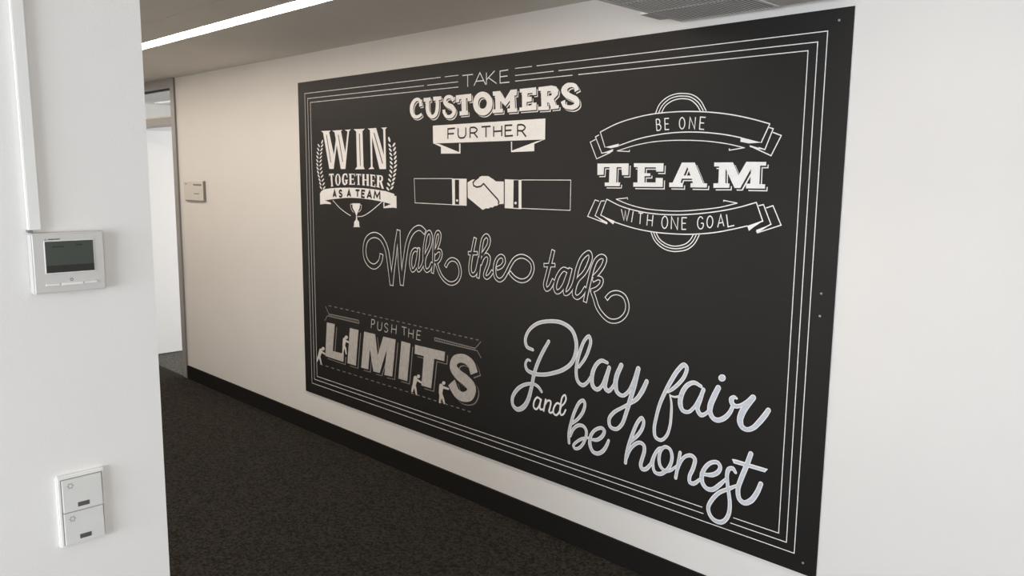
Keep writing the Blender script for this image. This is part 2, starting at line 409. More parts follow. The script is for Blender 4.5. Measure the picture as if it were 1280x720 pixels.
ART = [
 ('border_line','thin white triple border line around the board',[
  ('S',1,'w','1386,1920 80,1920 80,68 3382,68 3382,1920 2053,1920',3.2,0,0,0,0),
  ('S',1,'w','1419,1920 1522,1920',3.2,0,0,0,0),
  ('S',1,'w','1916.5,1920 2023.5,1920',3.2,0,0,0,0),
  ('S',1,'w','1251,1888 112,1888 112,99.5 3001,99.5',3.2,0,0,0,0),
  ('S',1,'w','3120,99.5 3350,99.5 3350,1888 2185,1888',3.2,0,0,0,0),
  ('S',1,'w','1278,1888 1519.5,1888',3.2,0,0,0,0),
  ('S',1,'w','1917.5,1888 2156,1888',3.2,0,0,0,0),
  ('S',1,'w','1522,1862.5 144,1862.5 144,124.5 2994.5,124.5',3.2,0,0,0,0),
  ('S',1,'w','3131.5,124.5 3318,124.5 3318,1862.5 2299,1862.5',3.2,0,0,0,0),
  ('S',1,'w','1917.5,1862.5 2265.5,1862.5',3.2,0,0,0,0),
 ],[
 ]),
 ('word_lettering','thin white capital lettering reading TAKE',[
 ],[
  ('letter',[
   ('S',1,'w','1552,1916 1628.5,1915.5',4.5,0,0,0,0),
   ('S',1,'w','1590.5,1915.5 1591,1859',4.5,0,0,0,0),
  ]),
  ('letter',[
   ('S',1,'w','1636.5,1861.5 1678.5,1920 1719.5,1861',4.5,0,0,0,0),
   ('S',1,'w','1651,1881 1705.5,1880.5',4.5,0,0,0,0),
  ]),
  ('letter',[
   ('S',1,'w','1725,1859.5 1724.5,1916.5',4.5,0,0,0,0),
   ('S',1,'w','1781,1920 1726,1883.5',4.5,0,0,0,0),
   ('S',1,'w','1739,1891.5 1795,1860.5',4.5,0,0,0,0),
  ]),
  ('letter',[
   ('S',1,'w','1871.5,1917 1817.5,1916 1818.5,1861 1880.5,1861',4.5,0,0,0,0),
   ('S',1,'w','1818,1889.5 1867.5,1890',4.5,0,0,0,0),
  ]),
 ]),
 ('word_lettering','bold white slab serif lettering reading CUSTOMERS with a drop line',[
 ],[
  ('letter',[
   ('S',1,'w','1234.5,1774.5 1233,1792.5 1223.5,1807.5 1202,1812.5 1177,1801.5 1160,1779 1158.5,1755.5 1169.5,1733.5 1193,1722 1218.5,1724 1243.5,1734.5',[26,22,18,17,24,30,30,25,18,17,16],1,0,0,0),
   ('S',2,'k','1230.5,1778.5 1229,1796.5 1219.5,1811 1198.5,1816.5 1173,1805.5 1156,1783 1154.5,1759.5 1166,1737.5 1189.5,1726 1214.5,1727.5 1239.5,1738',[26,22,18,17,24,30,30,25,18,17,16],1,0,0,0),
   ('S',2,'k','1228,1781 1226.5,1799 1217,1814 1196,1819 1170.5,1808 1153.5,1785.5 1152,1762 1163.5,1740 1186.5,1728.5 1212,1730 1237,1740.5',[26,22,18,17,24,30,30,25,18,17,16],1,0,0,0),
   ('S',3,'w','1225.5,1783.5 1224,1801.5 1214.5,1816.5 1193,1821.5 1168,1810.5 1151,1788 1149.5,1764.5 1160.5,1742.5 1184,1731 1209.5,1733 1234.5,1743.5',[26,22,18,17,24,30,30,25,18,17,16],1,0,0,0),
   ('P',1,'w','1212,1816.5 1237,1817.5 1239,1783.5 1214,1783',[]),
  ]),
  ('letter',[
   ('S',1,'w','1290.5,1805 1291,1757 1301,1733.5 1327.5,1717 1356.5,1728 1368.5,1753.5 1370.5,1806',[28,30,26,18,24,28,26],1,0,0,0),
   ('S',2,'k','1286.5,1808.5 1287.5,1761 1297,1737.5 1324,1721 1353,1732 1365,1757 1367,1809.5',[28,30,26,18,24,28,26],1,0,0,0),
   ('S',2,'k','1284,1811 1285,1763.5 1294.5,1740 1321,1723.5 1350,1734.5 1362,1759.5 1364,1812.5',[28,30,26,18,24,28,26],1,0,0,0),
   ('S',3,'w','1281.5,1814 1282,1766 1292,1742.5 1318.5,1726 1347.5,1737 1359.5,1762.5 1361.5,1815',[28,30,26,18,24,28,26],1,0,0,0),
   ('P',1,'w','1258.5,1815.5 1316,1816 1318.5,1797 1260.5,1796',[]),
   ('P',2,'k','1254.5,1819 1312,1819.5 1314.5,1800.5 1257,1800',[]),
   ('P',2,'k','1252,1822 1309.5,1822.5 1312,1803 1254.5,1802.5',[]),
   ('P',3,'w','1249.5,1824.5 1307,1825 1309.5,1806 1251.5,1805',[]),
   ('P',1,'w','1336.5,1817.5 1402,1816.5 1402,1798.5 1339,1797',[]),
   ('P',2,'k','1332.5,1821.5 1398,1820 1398,1802.5 1335,1801',[]),
   ('P',2,'k','1330,1824 1395.5,1823 1395.5,1805 1332.5,1803.5',[]),
   ('P',3,'w','1327.5,1826.5 1393,1825.5 1393,1807.5 1330,1806',[]),
  ]),
  ('letter',[
   ('S',1,'w','1494,1787.5 1485.5,1803 1459.5,1811 1435,1804 1429,1786 1451,1769.5 1485.5,1757 1500,1737.5 1488.5,1718.5 1459.5,1711.5 1433.5,1718.5 1422,1739.5',[20,18,17,20,26,26,26,28,22,17,17,20],1,0,0,0),
   ('S',2,'k','1490.5,1791.5 1482,1807 1456,1815 1431,1808 1425,1789.5 1447,1773.5 1482,1760.5 1496,1741.5 1484.5,1722.5 1456,1715.5 1429.5,1722 1418,1743.5',[20,18,17,20,26,26,26,28,22,17,17,20],1,0,0,0),
   ('S',2,'k','1488,1794 1479,1809.5 1453.5,1817.5 1428.5,1810.5 1422.5,1792 1444.5,1776 1479,1763 1493.5,1744 1482,1725 1453.5,1718 1427,1725 1415.5,1746',[20,18,17,20,26,26,26,28,22,17,17,20],1,0,0,0),
   ('S',3,'w','1485,1796.5 1476.5,1812 1450.5,1820 1426,1813 1420,1795 1442,1778.5 1476.5,1766 1491,1746.5 1479.5,1727.5 1450.5,1720.5 1424.5,1727.5 1413,1748.5',[20,18,17,20,26,26,26,28,22,17,17,20],1,0,0,0),
   ('P',1,'w','1476.5,1814 1498.5,1816 1499.5,1791.5 1479,1790.5',[]),
   ('P',1,'w','1400,1757.5 1421,1758.5 1422,1740.5 1402,1738.5',[]),
  ]),
  ('letter',[
   ('P',1,'w','1513,1814 1628,1815 1629,1780 1604.5,1779.5 1599.5,1795 1589,1795 1591.5,1735 1603.5,1735.5 1605,1714.5 1542.5,1713.5 1541.5,1734.5 1558,1735 1553.5,1794 1540.5,1793 1536.5,1779 1515.5,1779',[]),
   ('P',2,'k','1509,1818 1624,1818.5 1625.5,1784 1601,1783 1595.5,1799 1585.5,1798.5 1587.5,1739 1600,1739 1601,1718.5 1538.5,1717.5 1537.5,1738.5 1554.5,1738.5 1549.5,1797.5 1537,1797 1533,1782.5 1511.5,1783',[]),
   ('P',2,'k','1506.5,1820.5 1621.5,1821 1623,1786.5 1598,1786 1593,1801.5 1582.5,1801 1585,1741.5 1597.5,1741.5 1598.5,1721 1536,1720 1535,1741 1551.5,1741.5 1547,1800.5 1534,1799.5 1530.5,1785 1509,1785.5',[]),
   ('P',3,'w','1504,1823 1619,1824 1620,1789 1595.5,1788.5 1590.5,1804 1580,1804 1582.5,1744 1594.5,1744.5 1596,1723.5 1533.5,1722.5 1532.5,1743.5 1549,1744 1544.5,1803 1531.5,1802 1527.5,1788 1506.5,1788',[]),
  ]),
  ('letter',[
   ('P',1,'w','1778.5,1759.5 1777,1747 1772,1735.5 1764,1725.5 1753.5,1717 1740.5,1710.5 1726,1707 1711,1706.5 1695.5,1708.5 1680.5,1713.5 1667.5,1721 1656,1730.5 1648,1741.5 1642.5,1754 1640.5,1767 1642.5,1779.5 1647.5,1791.5 1656,1802 1667,1810.5 1680,1816.5 1694.5,1819.5 1710,1820 1725,1817.5 1739.5,1812.5 1752.5,1805 1763.5,1795.5 1771.5,1784.5 1776.5,1772',['1738.5,1764.5 1737.5,1758.5 1735.5,1753 1732,1748 1727,1744 1721.5,1741 1715,1739 1708.5,1739 1701.5,1740 1695.5,1742 1689.5,1745.5 1684.5,1750.5 1681,1755.5 1678.5,1761.5 1678,1767.5 1678.5,1773.5 1681,1779 1684.5,1784 1689,1788 1695,1791 1701.5,1792.5 1708,1793 1714.5,1792 1721,1789.5 1727,1786 1731.5,1781.5 1735,1776 1737.5,1770.5']),
   ('P',2,'k','1774.5,1763.5 1773,1751 1768,1739.5 1760,1729 1749.5,1720.5 1736.5,1714.5 1722.5,1711 1707,1710 1691.5,1712.5 1677,1717 1663.5,1724.5 1652.5,1734 1644,1745.5 1638.5,1758 1637,1771 1638.5,1783.5 1643.5,1795.5 1652,1805.5 1663,1814 1676,1820 1691,1823.5 1706,1824 1721.5,1821.5 1736,1816.5 1748.5,1809 1759.5,1799.5 1767.5,1788 1773,1776',['1734.5,1768 1734,1762 1731.5,1756.5 1728,1751.5 1723.5,1747.5 1717.5,1744.5 1711.5,1743 1704.5,1742.5 1698,1743.5 1691.5,1746 1685.5,1749.5 1681,1754 1677,1759.5 1675,1765 1674,1771.5 1675,1777.5 1677,1783 1680.5,1788 1685.5,1792 1691,1795 1697.5,1796.5 1704,1796.5 1711,1795.5 1717.5,1793 1723,1789.5 1728,1785 1731.5,1780 1733.5,1774']),
   ('P',2,'k','1772,1766 1770.5,1753.5 1765.5,1742 1757.5,1731.5 1747,1723.5 1734,1717 1719.5,1713.5 1704.5,1713 1689,1715 1674.5,1719.5 1661,1727 1650,1737 1641.5,1748 1636,1760.5 1634.5,1773.5 1636,1786 1641,1798 1649.5,1808.5 1660.5,1816.5 1673.5,1822.5 1688,1826 1703.5,1826.5 1719,1824 1733,1819 1746,1811.5 1757,1802 1765,1791 1770,1778.5',['1732,1770.5 1731,1764.5 1729,1759 1725.5,1754.5 1721,1750 1715,1747.5 1709,1745.5 1702,1745.5 1695.5,1746.5 1689,1748.5 1683,1752 1678,1756.5 1674.5,1762 1672.5,1768 1671.5,1774 1672,1780 1674.5,1785.5 1678,1790.5 1683,1794.5 1688.5,1797.5 1695,1799 1701.5,1799.5 1708.5,1798 1714.5,1796 1720.5,1792.5 1725,1788 1729,1782.5 1731,1776.5']),
   ('P',3,'w','1769.5,1768.5 1768,1756 1763,1744.5 1755,1734.5 1744.5,1726 1731.5,1719.5 1717,1716 1702,1715.5 1686.5,1717.5 1671.5,1722.5 1658.5,1730 1647,1739.5 1639,1750.5 1633.5,1763 1631.5,1776 1633.5,1788.5 1638.5,1800.5 1647,1811 1658,1819.5 1671,1825.5 1685.5,1828.5 1701,1829 1716,1826.5 1730.5,1821.5 1743.5,1814 1754.5,1804.5 1762.5,1793.5 1767.5,1781',['1729.5,1773.5 1728.5,1767.5 1726.5,1762 1723,1757 1718,1753 1712.5,1750 1706,1748 1699.5,1748 1692.5,1749 1686.5,1751 1680.5,1754.5 1675.5,1759.5 1672,1764.5 1669.5,1770.5 1669,1776.5 1669.5,1782.5 1672,1788 1675.5,1793 1680,1797 1686,1800 1692.5,1801.5 1699,1802 1705.5,1801 1712,1798.5 1718,1795 1722.5,1790.5 1726,1785 1728.5,1779.5']),
  ]),
  ('letter',[
   ('P',1,'w','1779,1815.5 1829.5,1815.5 1862.5,1775.5 1899.5,1816 1941.5,1816 1939,1788.5 1925.5,1788.5 1930,1730 1944,1730 1943,1713.5 1880.5,1713.5 1878.5,1731 1895.5,1731.5 1895,1768 1867,1743.5 1831.5,1769 1831.5,1732.5 1849,1733 1849,1715 1780.5,1714.5 1780,1732 1799,1732.5 1795.5,1795.5 1781,1795.5',[]),
   ('P',2,'k','1775.5,1819.5 1825.5,1819.5 1858.5,1779 1895.5,1819.5 1937.5,1819.5 1935,1792.5 1921.5,1792 1926,1733.5 1940,1733.5 1939.5,1717.5 1876.5,1717.5 1875,1734.5 1892,1735.5 1891,1772 1863,1747.5 1828,1773 1828,1736.5 1845,1737 1845.5,1719 1776.5,1718.5 1776.5,1736 1795,1736.5 1791.5,1799.5 1777,1799',[]),
   ('P',2,'k','1773,1822 1823,1822 1856,1782 1893,1822 1935,1822.5 1932.5,1795 1919,1795 1923.5,1736 1937.5,1736 1937,1720 1874,1720 1872,1737.5 1889,1738 1888.5,1774.5 1860.5,1750 1825.5,1775.5 1825,1739 1842.5,1739.5 1842.5,1721.5 1774,1721 1773.5,1738.5 1792.5,1739 1789,1802 1774.5,1801.5',[]),
   ('P',3,'w','1770,1824.5 1820.5,1824.5 1853.5,1784.5 1890.5,1825 1932.5,1825 1930,1797.5 1916.5,1797.5 1921,1739 1935,1739 1934,1722.5 1871.5,1722.5 1869.5,1740 1886.5,1740.5 1886,1777 1858,1752.5 1822.5,1778 1822.5,1741.5 1840,1742 1840,1724 1771.5,1723.5 1771,1741 1790,1741.5 1786.5,1804.5 1772,1804.5',[]),
  ]),
  ('letter',[
   ('P',1,'w','1958.5,1816 2061.5,1817 2063,1783 2042,1782.5 2039,1793.5 2008.5,1793 2009,1777 2035,1777 2035.5,1756 2004.5,1754.5 2003.5,1738 2033,1738.5 2041.5,1749 2066,1749.5 2065,1716 1958.5,1715.5 1958,1732 1975,1732.5 1973,1799 1959,1799.5',[]),
   ('P',2,'k','1955,1820 2057.5,1821 2059.5,1786.5 2038,1786 2035,1797.5 2004.5,1796.5 2005,1780.5 2031.5,1780.5 2032,1759.5 2000.5,1758.5 2000,1742 2029.5,1742.5 2038,1753 2062,1753 2061,1720 1954.5,1719 1954,1735.5 1971,1736.5 1969,1803 1955,1803',[]),
   ('P',2,'k','1952,1822.5 2055,1823.5 2057,1789 2035.5,1789 2032.5,1800 2002,1799 2002.5,1783 2029,1783.5 2029,1762 1998,1761 1997.5,1744.5 2026.5,1745 2035,1755.5 2059.5,1755.5 2058.5,1722.5 1952,1721.5 1951.5,1738.5 1968.5,1739 1966.5,1805.5 1952.5,1806',[]),
   ('P',3,'w','1949.5,1825 2052.5,1826 2054,1792 2033,1791.5 2030,1802.5 1999.5,1802 2000,1786 2026,1786 2026.5,1765 1995.5,1763.5 1994.5,1747 2024,1747.5 2032.5,1758 2057,1758.5 2056,1725 1949.5,1724.5 1949,1741 1966,1741.5 1964,1808 1950,1808.5',[]),
  ]),
  ('letter',[
   ('P',1,'w','2076,1816 2155,1818 2183.5,1811.5 2197,1795 2193,1775 2170,1758.5 2184,1731.5 2201,1730 2200,1716 2155,1714.5 2146,1740.5 2131.5,1747 2133,1728.5 2143,1729 2142.5,1713 2078,1713.5 2077,1729.5 2096,1730.5 2091.5,1799 2077.5,1799.5',['2130.5,1794 2148.5,1794 2158,1785 2155,1775 2131.5,1773']),
   ('P',2,'k','2072,1820 2151,1821.5 2180,1815 2193,1798.5 2189,1779 2166.5,1762.5 2180,1735 2197,1733.5 2196,1719.5 2151.5,1718.5 2142.5,1744.5 2127.5,1751 2129,1732.5 2139.5,1732.5 2138.5,1717 2074.5,1717.5 2073,1733 2092,1734.5 2087.5,1803 2074,1803',['2126.5,1798 2144.5,1798 2154,1788.5 2151,1778.5 2128,1776.5']),
   ('P',2,'k','2069.5,1822.5 2148.5,1824 2177,1818 2190.5,1801 2186.5,1781.5 2164,1765 2177.5,1738 2194.5,1736.5 2193.5,1722 2148.5,1721 2139.5,1747 2125,1753.5 2126.5,1735 2136.5,1735 2136,1719.5 2071.5,1720 2070.5,1736 2089.5,1737 2085,1805.5 2071.5,1806',['2124,1800.5 2142,1800.5 2151.5,1791.5 2148.5,1781.5 2125.5,1779.5']),
   ('P',3,'w','2067,1825 2146,1827 2174.5,1820.5 2188,1804 2184,1784 2161,1767.5 2175,1740.5 2192,1739 2191,1725 2146,1723.5 2137,1749.5 2122.5,1756 2124,1737.5 2134,1738 2133.5,1722 2069,1722.5 2068,1738.5 2087,1739.5 2082.5,1808 2068.5,1808.5',['2121.5,1803 2139.5,1803 2149,1794 2146,1784 2122.5,1782']),
  ]),
  ('letter',[
   ('S',1,'w','2302.5,1785.5 2295,1804 2273,1812.5 2244,1808.5 2231,1793.5 2241.5,1775.5 2274,1760 2300,1746.5 2305,1730.5 2288,1718.5 2257.5,1718 2232.5,1727 2224.5,1748',[26,19,18,26,36,28,26,28,28,22,18,18,26],1,0,0,0),
   ('S',2,'k','2299,1789.5 2291,1807.5 2269,1816.5 2240,1812 2227,1797.5 2238,1779 2270.5,1764 2296.5,1750 2301,1734 2284,1722.5 2254,1721.5 2229,1730.5 2220.5,1752',[26,19,18,26,36,28,26,28,28,22,18,18,26],1,0,0,0),
   ('S',2,'k','2296,1792 2288.5,1810.5 2266.5,1819 2237.5,1814.5 2224.5,1800 2235.5,1781.5 2268,1766.5 2294,1753 2298.5,1737 2281.5,1725 2251,1724.5 2226.5,1733.5 2218,1754.5',[26,19,18,26,36,28,26,28,28,22,18,18,26],1,0,0,0),
   ('S',3,'w','2293.5,1794.5 2286,1813 2264,1821.5 2235,1817.5 2222,1802.5 2232.5,1784.5 2265,1769 2291,1755.5 2296,1739.5 2279,1727.5 2248.5,1727 2223.5,1736 2215.5,1757',[26,19,18,26,36,28,26,28,28,22,18,18,26],1,0,0,0),
  ]),
 ]),
 ('ribbon_banner','solid white ribbon reading FURTHER in black',[
  ('P',1,'w','1323,1680.5 2111.5,1685 2111.5,1592 1325,1589.5',[]),
  ('P',1,'w','1325,1591 1373.5,1586 1528.5,1543 1528,1585.5 1538.5,1585 1538.5,1535.5 1387.5,1537 1387.5,1570.5',[]),
  ('P',1,'w','2111.5,1593.5 2053.5,1583.5 1903,1545.5 1902.5,1586.5 1894.5,1586.5 1897,1538.5 2046,1541 2045.5,1573.5',[]),
 ],[
  ('letter',[
   ('S',2,'k','1498.5,1662 1443,1660 1443,1610.5',8,0,0,0,0),
   ('S',2,'k','1443,1635 1490,1636',8,0,0,0,0),
  ]),
  ('letter',[
   ('S',2,'k','1521,1662 1521,1641.5 1521.5,1626.5 1531.5,1614.5 1550,1612.5 1568.5,1615.5 1578.5,1628 1578.5,1643 1578.5,1663',8,1,0,0,0),
  ]),
  ('letter',[
   ('S',2,'k','1610.5,1611 1610.5,1661',8,0,0,0,0),
   ('S',2,'k','1610.5,1661 1645,1660.5 1661.5,1649 1645.5,1636 1610.5,1635',8,1,0,0,0),
   ('S',2,'k','1637.5,1635 1665,1611',8,0,0,0,0),
  ]),
  ('letter',[
   ('S',2,'k','1692.5,1662 1756,1662.5',8,0,0,0,0),
   ('S',2,'k','1724.5,1662.5 1725,1611.5',8,0,0,0,0),
  ]),
  ('letter',[
   ('S',2,'k','1778.5,1612.5 1778,1662',8,0,0,0,0),
   ('S',2,'k','1833.5,1614 1833,1663',8,0,0,0,0),
   ('S',2,'k','1778,1637 1833.5,1638.5',8,0,0,0,0),
  ]),
  ('letter',[
   ('S',2,'k','1903,1663 1855.5,1663 1856,1613.5 1908,1614.5',8,0,0,0,0),
   ('S',2,'k','1855.5,1639 1898,1640',8,0,0,0,0),
  ]),
  ('letter',[
   ('S',2,'k','1938,1612.5 1937.5,1662.5',8,0,0,0,0),
   ('S',2,'k','1937.5,1662.5 1971,1661.5 1987,1649 1972.5,1636 1938,1636.5',8,1,0,0,0),
   ('S',2,'k','1964.5,1635 1993.5,1607',8,0,0,0,0),
  ]),
 ]),
 ('word_lettering','tall white serif lettering reading WIN with dark inlines',[
 ],[
  ('letter',[
   ('P',1,'w','279,1678 345.5,1677.5 397.5,1530 387,1456.5 340.5,1456.5',[]),
   ('P',1,'w','373.5,1470 388,1456.5 429,1608 418,1631',[]),
   ('P',1,'w','404.5,1677.5 474.5,1677.5 523.5,1529 511,1456.5 465,1456',[]),
   ('P',1,'w','497,1474.5 513,1456.5 559,1678 543,1677.5',[]),
   ('P',1,'w','257.5,1685 363,1685 347,1674.5 281,1675.5',[]),
   ('P',1,'w','381.5,1684 488,1685 472.5,1675.5 403,1674.5',[]),
   ('P',1,'w','512.5,1684.5 578,1685 560.5,1676 540.5,1675',[]),
   ('S',2,'k','317.5,1661.5 360,1495.5',7,0,0,0,0),
   ('S',2,'k','445.5,1658 488,1497.5',7,0,0,0,0),
  ]),
  ('letter',[
   ('P',1,'w','605,1685.5 717,1684.5 693.5,1671 699,1471 711,1456 612.5,1454.5 633.5,1470 631,1671.5',[]),
   ('S',2,'k','664,1658.5 668,1474.5',7,0,0,0,0),
  ]),
  ('letter',[
   ('P',1,'w','767,1675 826.5,1685 914.5,1496 915.5,1457.5 853.5,1456.5 785.5,1638',[]),
   ('P',1,'w','767,1677.5 786,1666 787.5,1468 771.5,1466.5',[]),
   ('P',1,'w','747,1456 805,1457.5 787.5,1471 771.5,1470',[]),
   ('P',1,'w','892.5,1677.5 912.5,1678.5 915.5,1458 898,1487.5',[]),
   ('P',1,'w','745,1684.5 826.5,1685.5 817.5,1673 770,1673.5',[]),
   ('P',1,'w','874.5,1685 929,1685.5 912.5,1675 892,1675',[]),
   ('S',2,'k','806,1659 884,1487.5',7,0,0,0,0),
  ]),
 ]),
 ('word_lettering','condensed white serif lettering reading TOGETHER',[
 ],[
  ('letter',[
   ('P',1,'w','335.5,1419 388,1421.5 387.5,1429 334.5,1427',[]),
   ('P',1,'w','336.5,1410 340.5,1410 338.5,1427 334.5,1427',[]),
   ('P',1,'w','384,1412.5 388,1412.5 387.5,1429 383.5,1429',[]),
   ('P',1,'w','359.5,1350.5 375,1352 370,1428.5 352,1427.5',[]),
   ('P',1,'w','354.5,1350.5 380,1352.5 380,1357 354,1355',[]),
  ]),
  ('letter',[
   ('P',1,'w','461.5,1394 460.5,1403 457.5,1411.5 452.5,1418.5 446.5,1424 439.5,1427.5 431.5,1428.5 424,1427 417,1423.5 411,1417.5 406,1410 403.5,1401 402.5,1391.5 403.5,1382 406.5,1373 411.5,1366 418,1360.5 425,1357.5 432.5,1357 440.5,1359 447.5,1363 453.5,1369 458,1376.5 461,1385',['444,1393.5 443.5,1401 442,1408 440.5,1414 437.5,1419 435,1422 432,1423 428.5,1421.5 426,1418.5 423.5,1414 421.5,1407.5 420.5,1400 420.5,1392 421,1384.5 422,1377 424,1371 426.5,1366.5 429.5,1363.5 432.5,1362.5 435.5,1364 438.5,1367 441,1372 442.5,1378.5 444,1385.5']),
  ]),
  ('letter',[
   ('S',1,'w','530.5,1409.5 525.5,1422.5 507.5,1426.5 491,1416.5 484.5,1394.5 491,1373 507,1365 522,1372.5',[8,10,8,17,20,17,8,10],1,0,1,0),
   ('P',1,'w','512.5,1369.5 531.5,1370.5 532,1391.5 512.5,1390.5',[]),
   ('P',1,'w','506,1387.5 538.5,1389 538.5,1394.5 506,1393',[]),
   ('P',1,'w','527,1407 532,1407 532,1428 527,1428',[]),
  ]),
  ('letter',[
   ('P',1,'w','555,1365 575,1365 575,1429.5 554,1429.5',[]),
   ('P',1,'w','550.5,1365 606,1365.5 606,1371 550,1370',[]),
   ('P',1,'w','549,1424 607.5,1424.5 607.5,1429.5 549,1429.5',[]),
   ('P',1,'w','574,1395 594.5,1395 595,1400 574,1400',[]),
   ('P',1,'w','594.5,1390 598,1390 598.5,1405.5 595,1405.5',[]),
   ('P',1,'w','602,1365.5 609,1366 609,1382 602,1381.5',[]),
   ('P',1,'w','603,1413.5 610,1413.5 610.5,1429.5 603.5,1429.5',[]),
  ]),
  ('letter',[
   ('P',1,'w','621,1423.5 671.5,1422 671.5,1428 621,1429.5',[]),
   ('P',1,'w','621,1415.5 625,1415.5 625,1429.5 621,1429.5',[]),
   ('P',1,'w','667.5,1414.5 671.5,1414 671.5,1428 667.5,1428.5',[]),
   ('P',1,'w','638.5,1365 655,1365 654.5,1428.5 637.5,1429',[]),
   ('P',1,'w','633,1365 660.5,1365 660.5,1368.5 633,1369',[]),
  ]),
  ('letter',[
   ('P',1,'w','685.5,1363 706,1362 706,1427.5 685.5,1428',[]),
   ('P',1,'w','683,1363 708.5,1362 708.5,1366 683,1367',[]),
   ('P',1,'w','683,1424.5 709,1424 709,1427.5 683,1428',[]),
   ('P',1,'w','727.5,1361.5 748,1360.5 748,1427 727.5,1427.5',[]),
   ('P',1,'w','725,1361.5 750.5,1360.5 750.5,1364.5 725,1365.5',[]),
   ('P',1,'w','725,1423.5 750.5,1423 750.5,1427 725,1427.5',[]),
   ('P',1,'w','696.5,1392 737,1391 737,1396.5 696.5,1398',[]),
  ]),
  ('letter',[
   ('P',1,'w','766,1358.5 783,1357 783,1425.5 766,1426.5',[]),
   ('P',1,'w','762,1359 809.5,1355 809.5,1360.5 762,1364',[]),
   ('P',1,'w','762,1421.5 809.5,1418 809.5,1423.5 762,1427',[]),
   ('P',1,'w','782,1388.5 799.5,1387.5 799.5,1393 782,1394',[]),
   ('P',1,'w','799.5,1382 802.5,1381.5 802.5,1398 799.5,1398.5',[]),
   ('P',1,'w','806,1355.5 812,1355 812,1372 806,1372.5',[]),
   ('P',1,'w','806,1407 811.5,1406.5 811.5,1423.5 806,1424',[]),
  ]),
  ('letter',[
   ('P',1,'w','826.5,1355.5 847.5,1353 852.5,1422.5 830,1423.5',[]),
   ('P',1,'w','821.5,1356 854,1352 854.5,1357 821.5,1361',[]),
   ('P',1,'w','824.5,1419 866,1416.5 866.5,1421.5 824.5,1423.5',[]),
   ('S',1,'w','845.5,1419.5 866,1418 875.5,1411 877,1402.5 872,1393 860,1389 843.5,1389.5',[5,8,16,18,14,7,5],1,0,1,0),
   ('P',1,'w','851.5,1389 870.5,1390 891.5,1349.5 889,1346 873,1348',[]),
  ]),
 ]),
 ('laurel_branch','white laurel sprays on both sides of the word WIN',[
 ],[
  ('leaf',[
   ('P',1,'w','963.5,1575.5 957.5,1576 949,1579.5 941.5,1586 937.5,1592 939,1595.5 945,1595 953.5,1591 961,1585 965,1579',[]),
  ]),
  ('leaf',[
   ('P',1,'w','1000,1601 1002,1597.5 999,1591 992.5,1584 984.5,1579.5 978.5,1579 976.5,1582.5 979.5,1589 986,1595.5 994,1600',[]),
  ]),
  ('leaf',[
   ('P',1,'w','968.5,1552 962.5,1552 954,1556 946.5,1562 942.5,1568 944,1571.5 950,1571.5 958.5,1567.5 966,1561.5 970,1555.5',[]),
  ]),
  ('leaf',[
   ('P',1,'w','1005,1577.5 1007,1574 1004,1567.5 997.5,1561 989.5,1556 983.5,1555.5 981.5,1559 984.5,1565.5 991,1572.5 999,1577',[]),
  ]),
  ('leaf',[
   ('P',1,'w','972.5,1528.5 966.5,1528.5 958,1532.5 950.5,1538.5 946.5,1544.5 948,1548 954,1548 962.5,1544 970,1538 974,1532',[]),
  ]),
  ('leaf',[
   ('P',1,'w','1009,1554 1011,1550.5 1008,1544 1001,1537.5 993.5,1532.5 987,1532 985.5,1535.5 988,1542 995,1549 1003,1553.5',[]),
  ]),
  ('leaf',[
   ('P',1,'w','975,1505 969,1505 960.5,1509 953,1515 949,1521 950.5,1524.5 956.5,1524 965,1520.5 972.5,1514.5 976.5,1508.5',[]),
  ]),
  ('leaf',[
   ('P',1,'w','1011.5,1530.5 1013.5,1527 1010.5,1520.5 1004,1514 996,1509.5 990,1508.5 988,1512 991,1518.5 997.5,1525.5 1005.5,1530',[]),
  ]),
  ('leaf',[
   ('P',1,'w','976,1481.5 970,1481.5 961.5,1485.5 954,1491 950,1497 951.5,1500.5 957.5,1500.5 966,1497 973.5,1491 977.5,1485',[]),
  ]),
  ('leaf',[
   ('P',1,'w','1012.5,1507 1014.5,1503.5 1011.5,1497.5 1005,1490.5 997,1486 991,1485 989,1488.5 992,1495 998.5,1502 1006.5,1506.5',[]),
  ]),
  ('leaf',[
   ('P',1,'w','975.5,1458 969.5,1458 961,1461.5 953.5,1467.5 949.5,1473.5 950.5,1477 957,1477 965.5,1473 973,1467.5 977,1461.5',[]),
  ]),
  ('leaf',[
   ('P',1,'w','1015,1482.5 1016,1479 1011,1473 1002.5,1466.5 993.5,1463 987,1463 986.5,1466.5 991,1472.5 999.5,1478.5 1009,1482.5',[]),
  ]),
  ('leaf',[
   ('P',1,'w','972,1434 966,1434 957.5,1438 950,1444 946,1450 947.5,1453.5 953.5,1453.5 962,1449.5 969.5,1443.5 973.5,1437.5',[]),
  ]),
  ('leaf',[
   ('P',1,'w','1011.5,1459 1012.5,1455.5 1008,1449.5 999,1443 990,1439.5 984,1439 983,1443 987.5,1449 996.5,1455 1005.5,1459',[]),
  ]),
  ('leaf',[
   ('P',1,'w','966,1410.5 960,1410.5 951.5,1414 943.5,1420 939.5,1426 941,1429.5 947.5,1429.5 956,1426 963.5,1420 967.5,1414',[]),
  ]),
  ('leaf',[
   ('P',1,'w','1005.5,1435.5 1006.5,1432 1002,1425.5 993,1419.5 984,1415.5 978,1415.5 977,1419 981.5,1425.5 990.5,1431.5 999.5,1435.5',[]),
  ]),
  ('leaf',[
   ('P',1,'w','958.5,1386.5 952.5,1386.5 944,1390 936,1396 932,1402 933.5,1405.5 940,1405.5 948.5,1402 956,1396 960,1390',[]),
  ]),
  ('leaf',[
   ('P',1,'w','998.5,1412 999,1408 994.5,1402 986,1396 976.5,1392 970.5,1391.5 969.5,1395.5 974,1401.5 983,1408 992,1411.5',[]),
  ]),
  ('leaf',[
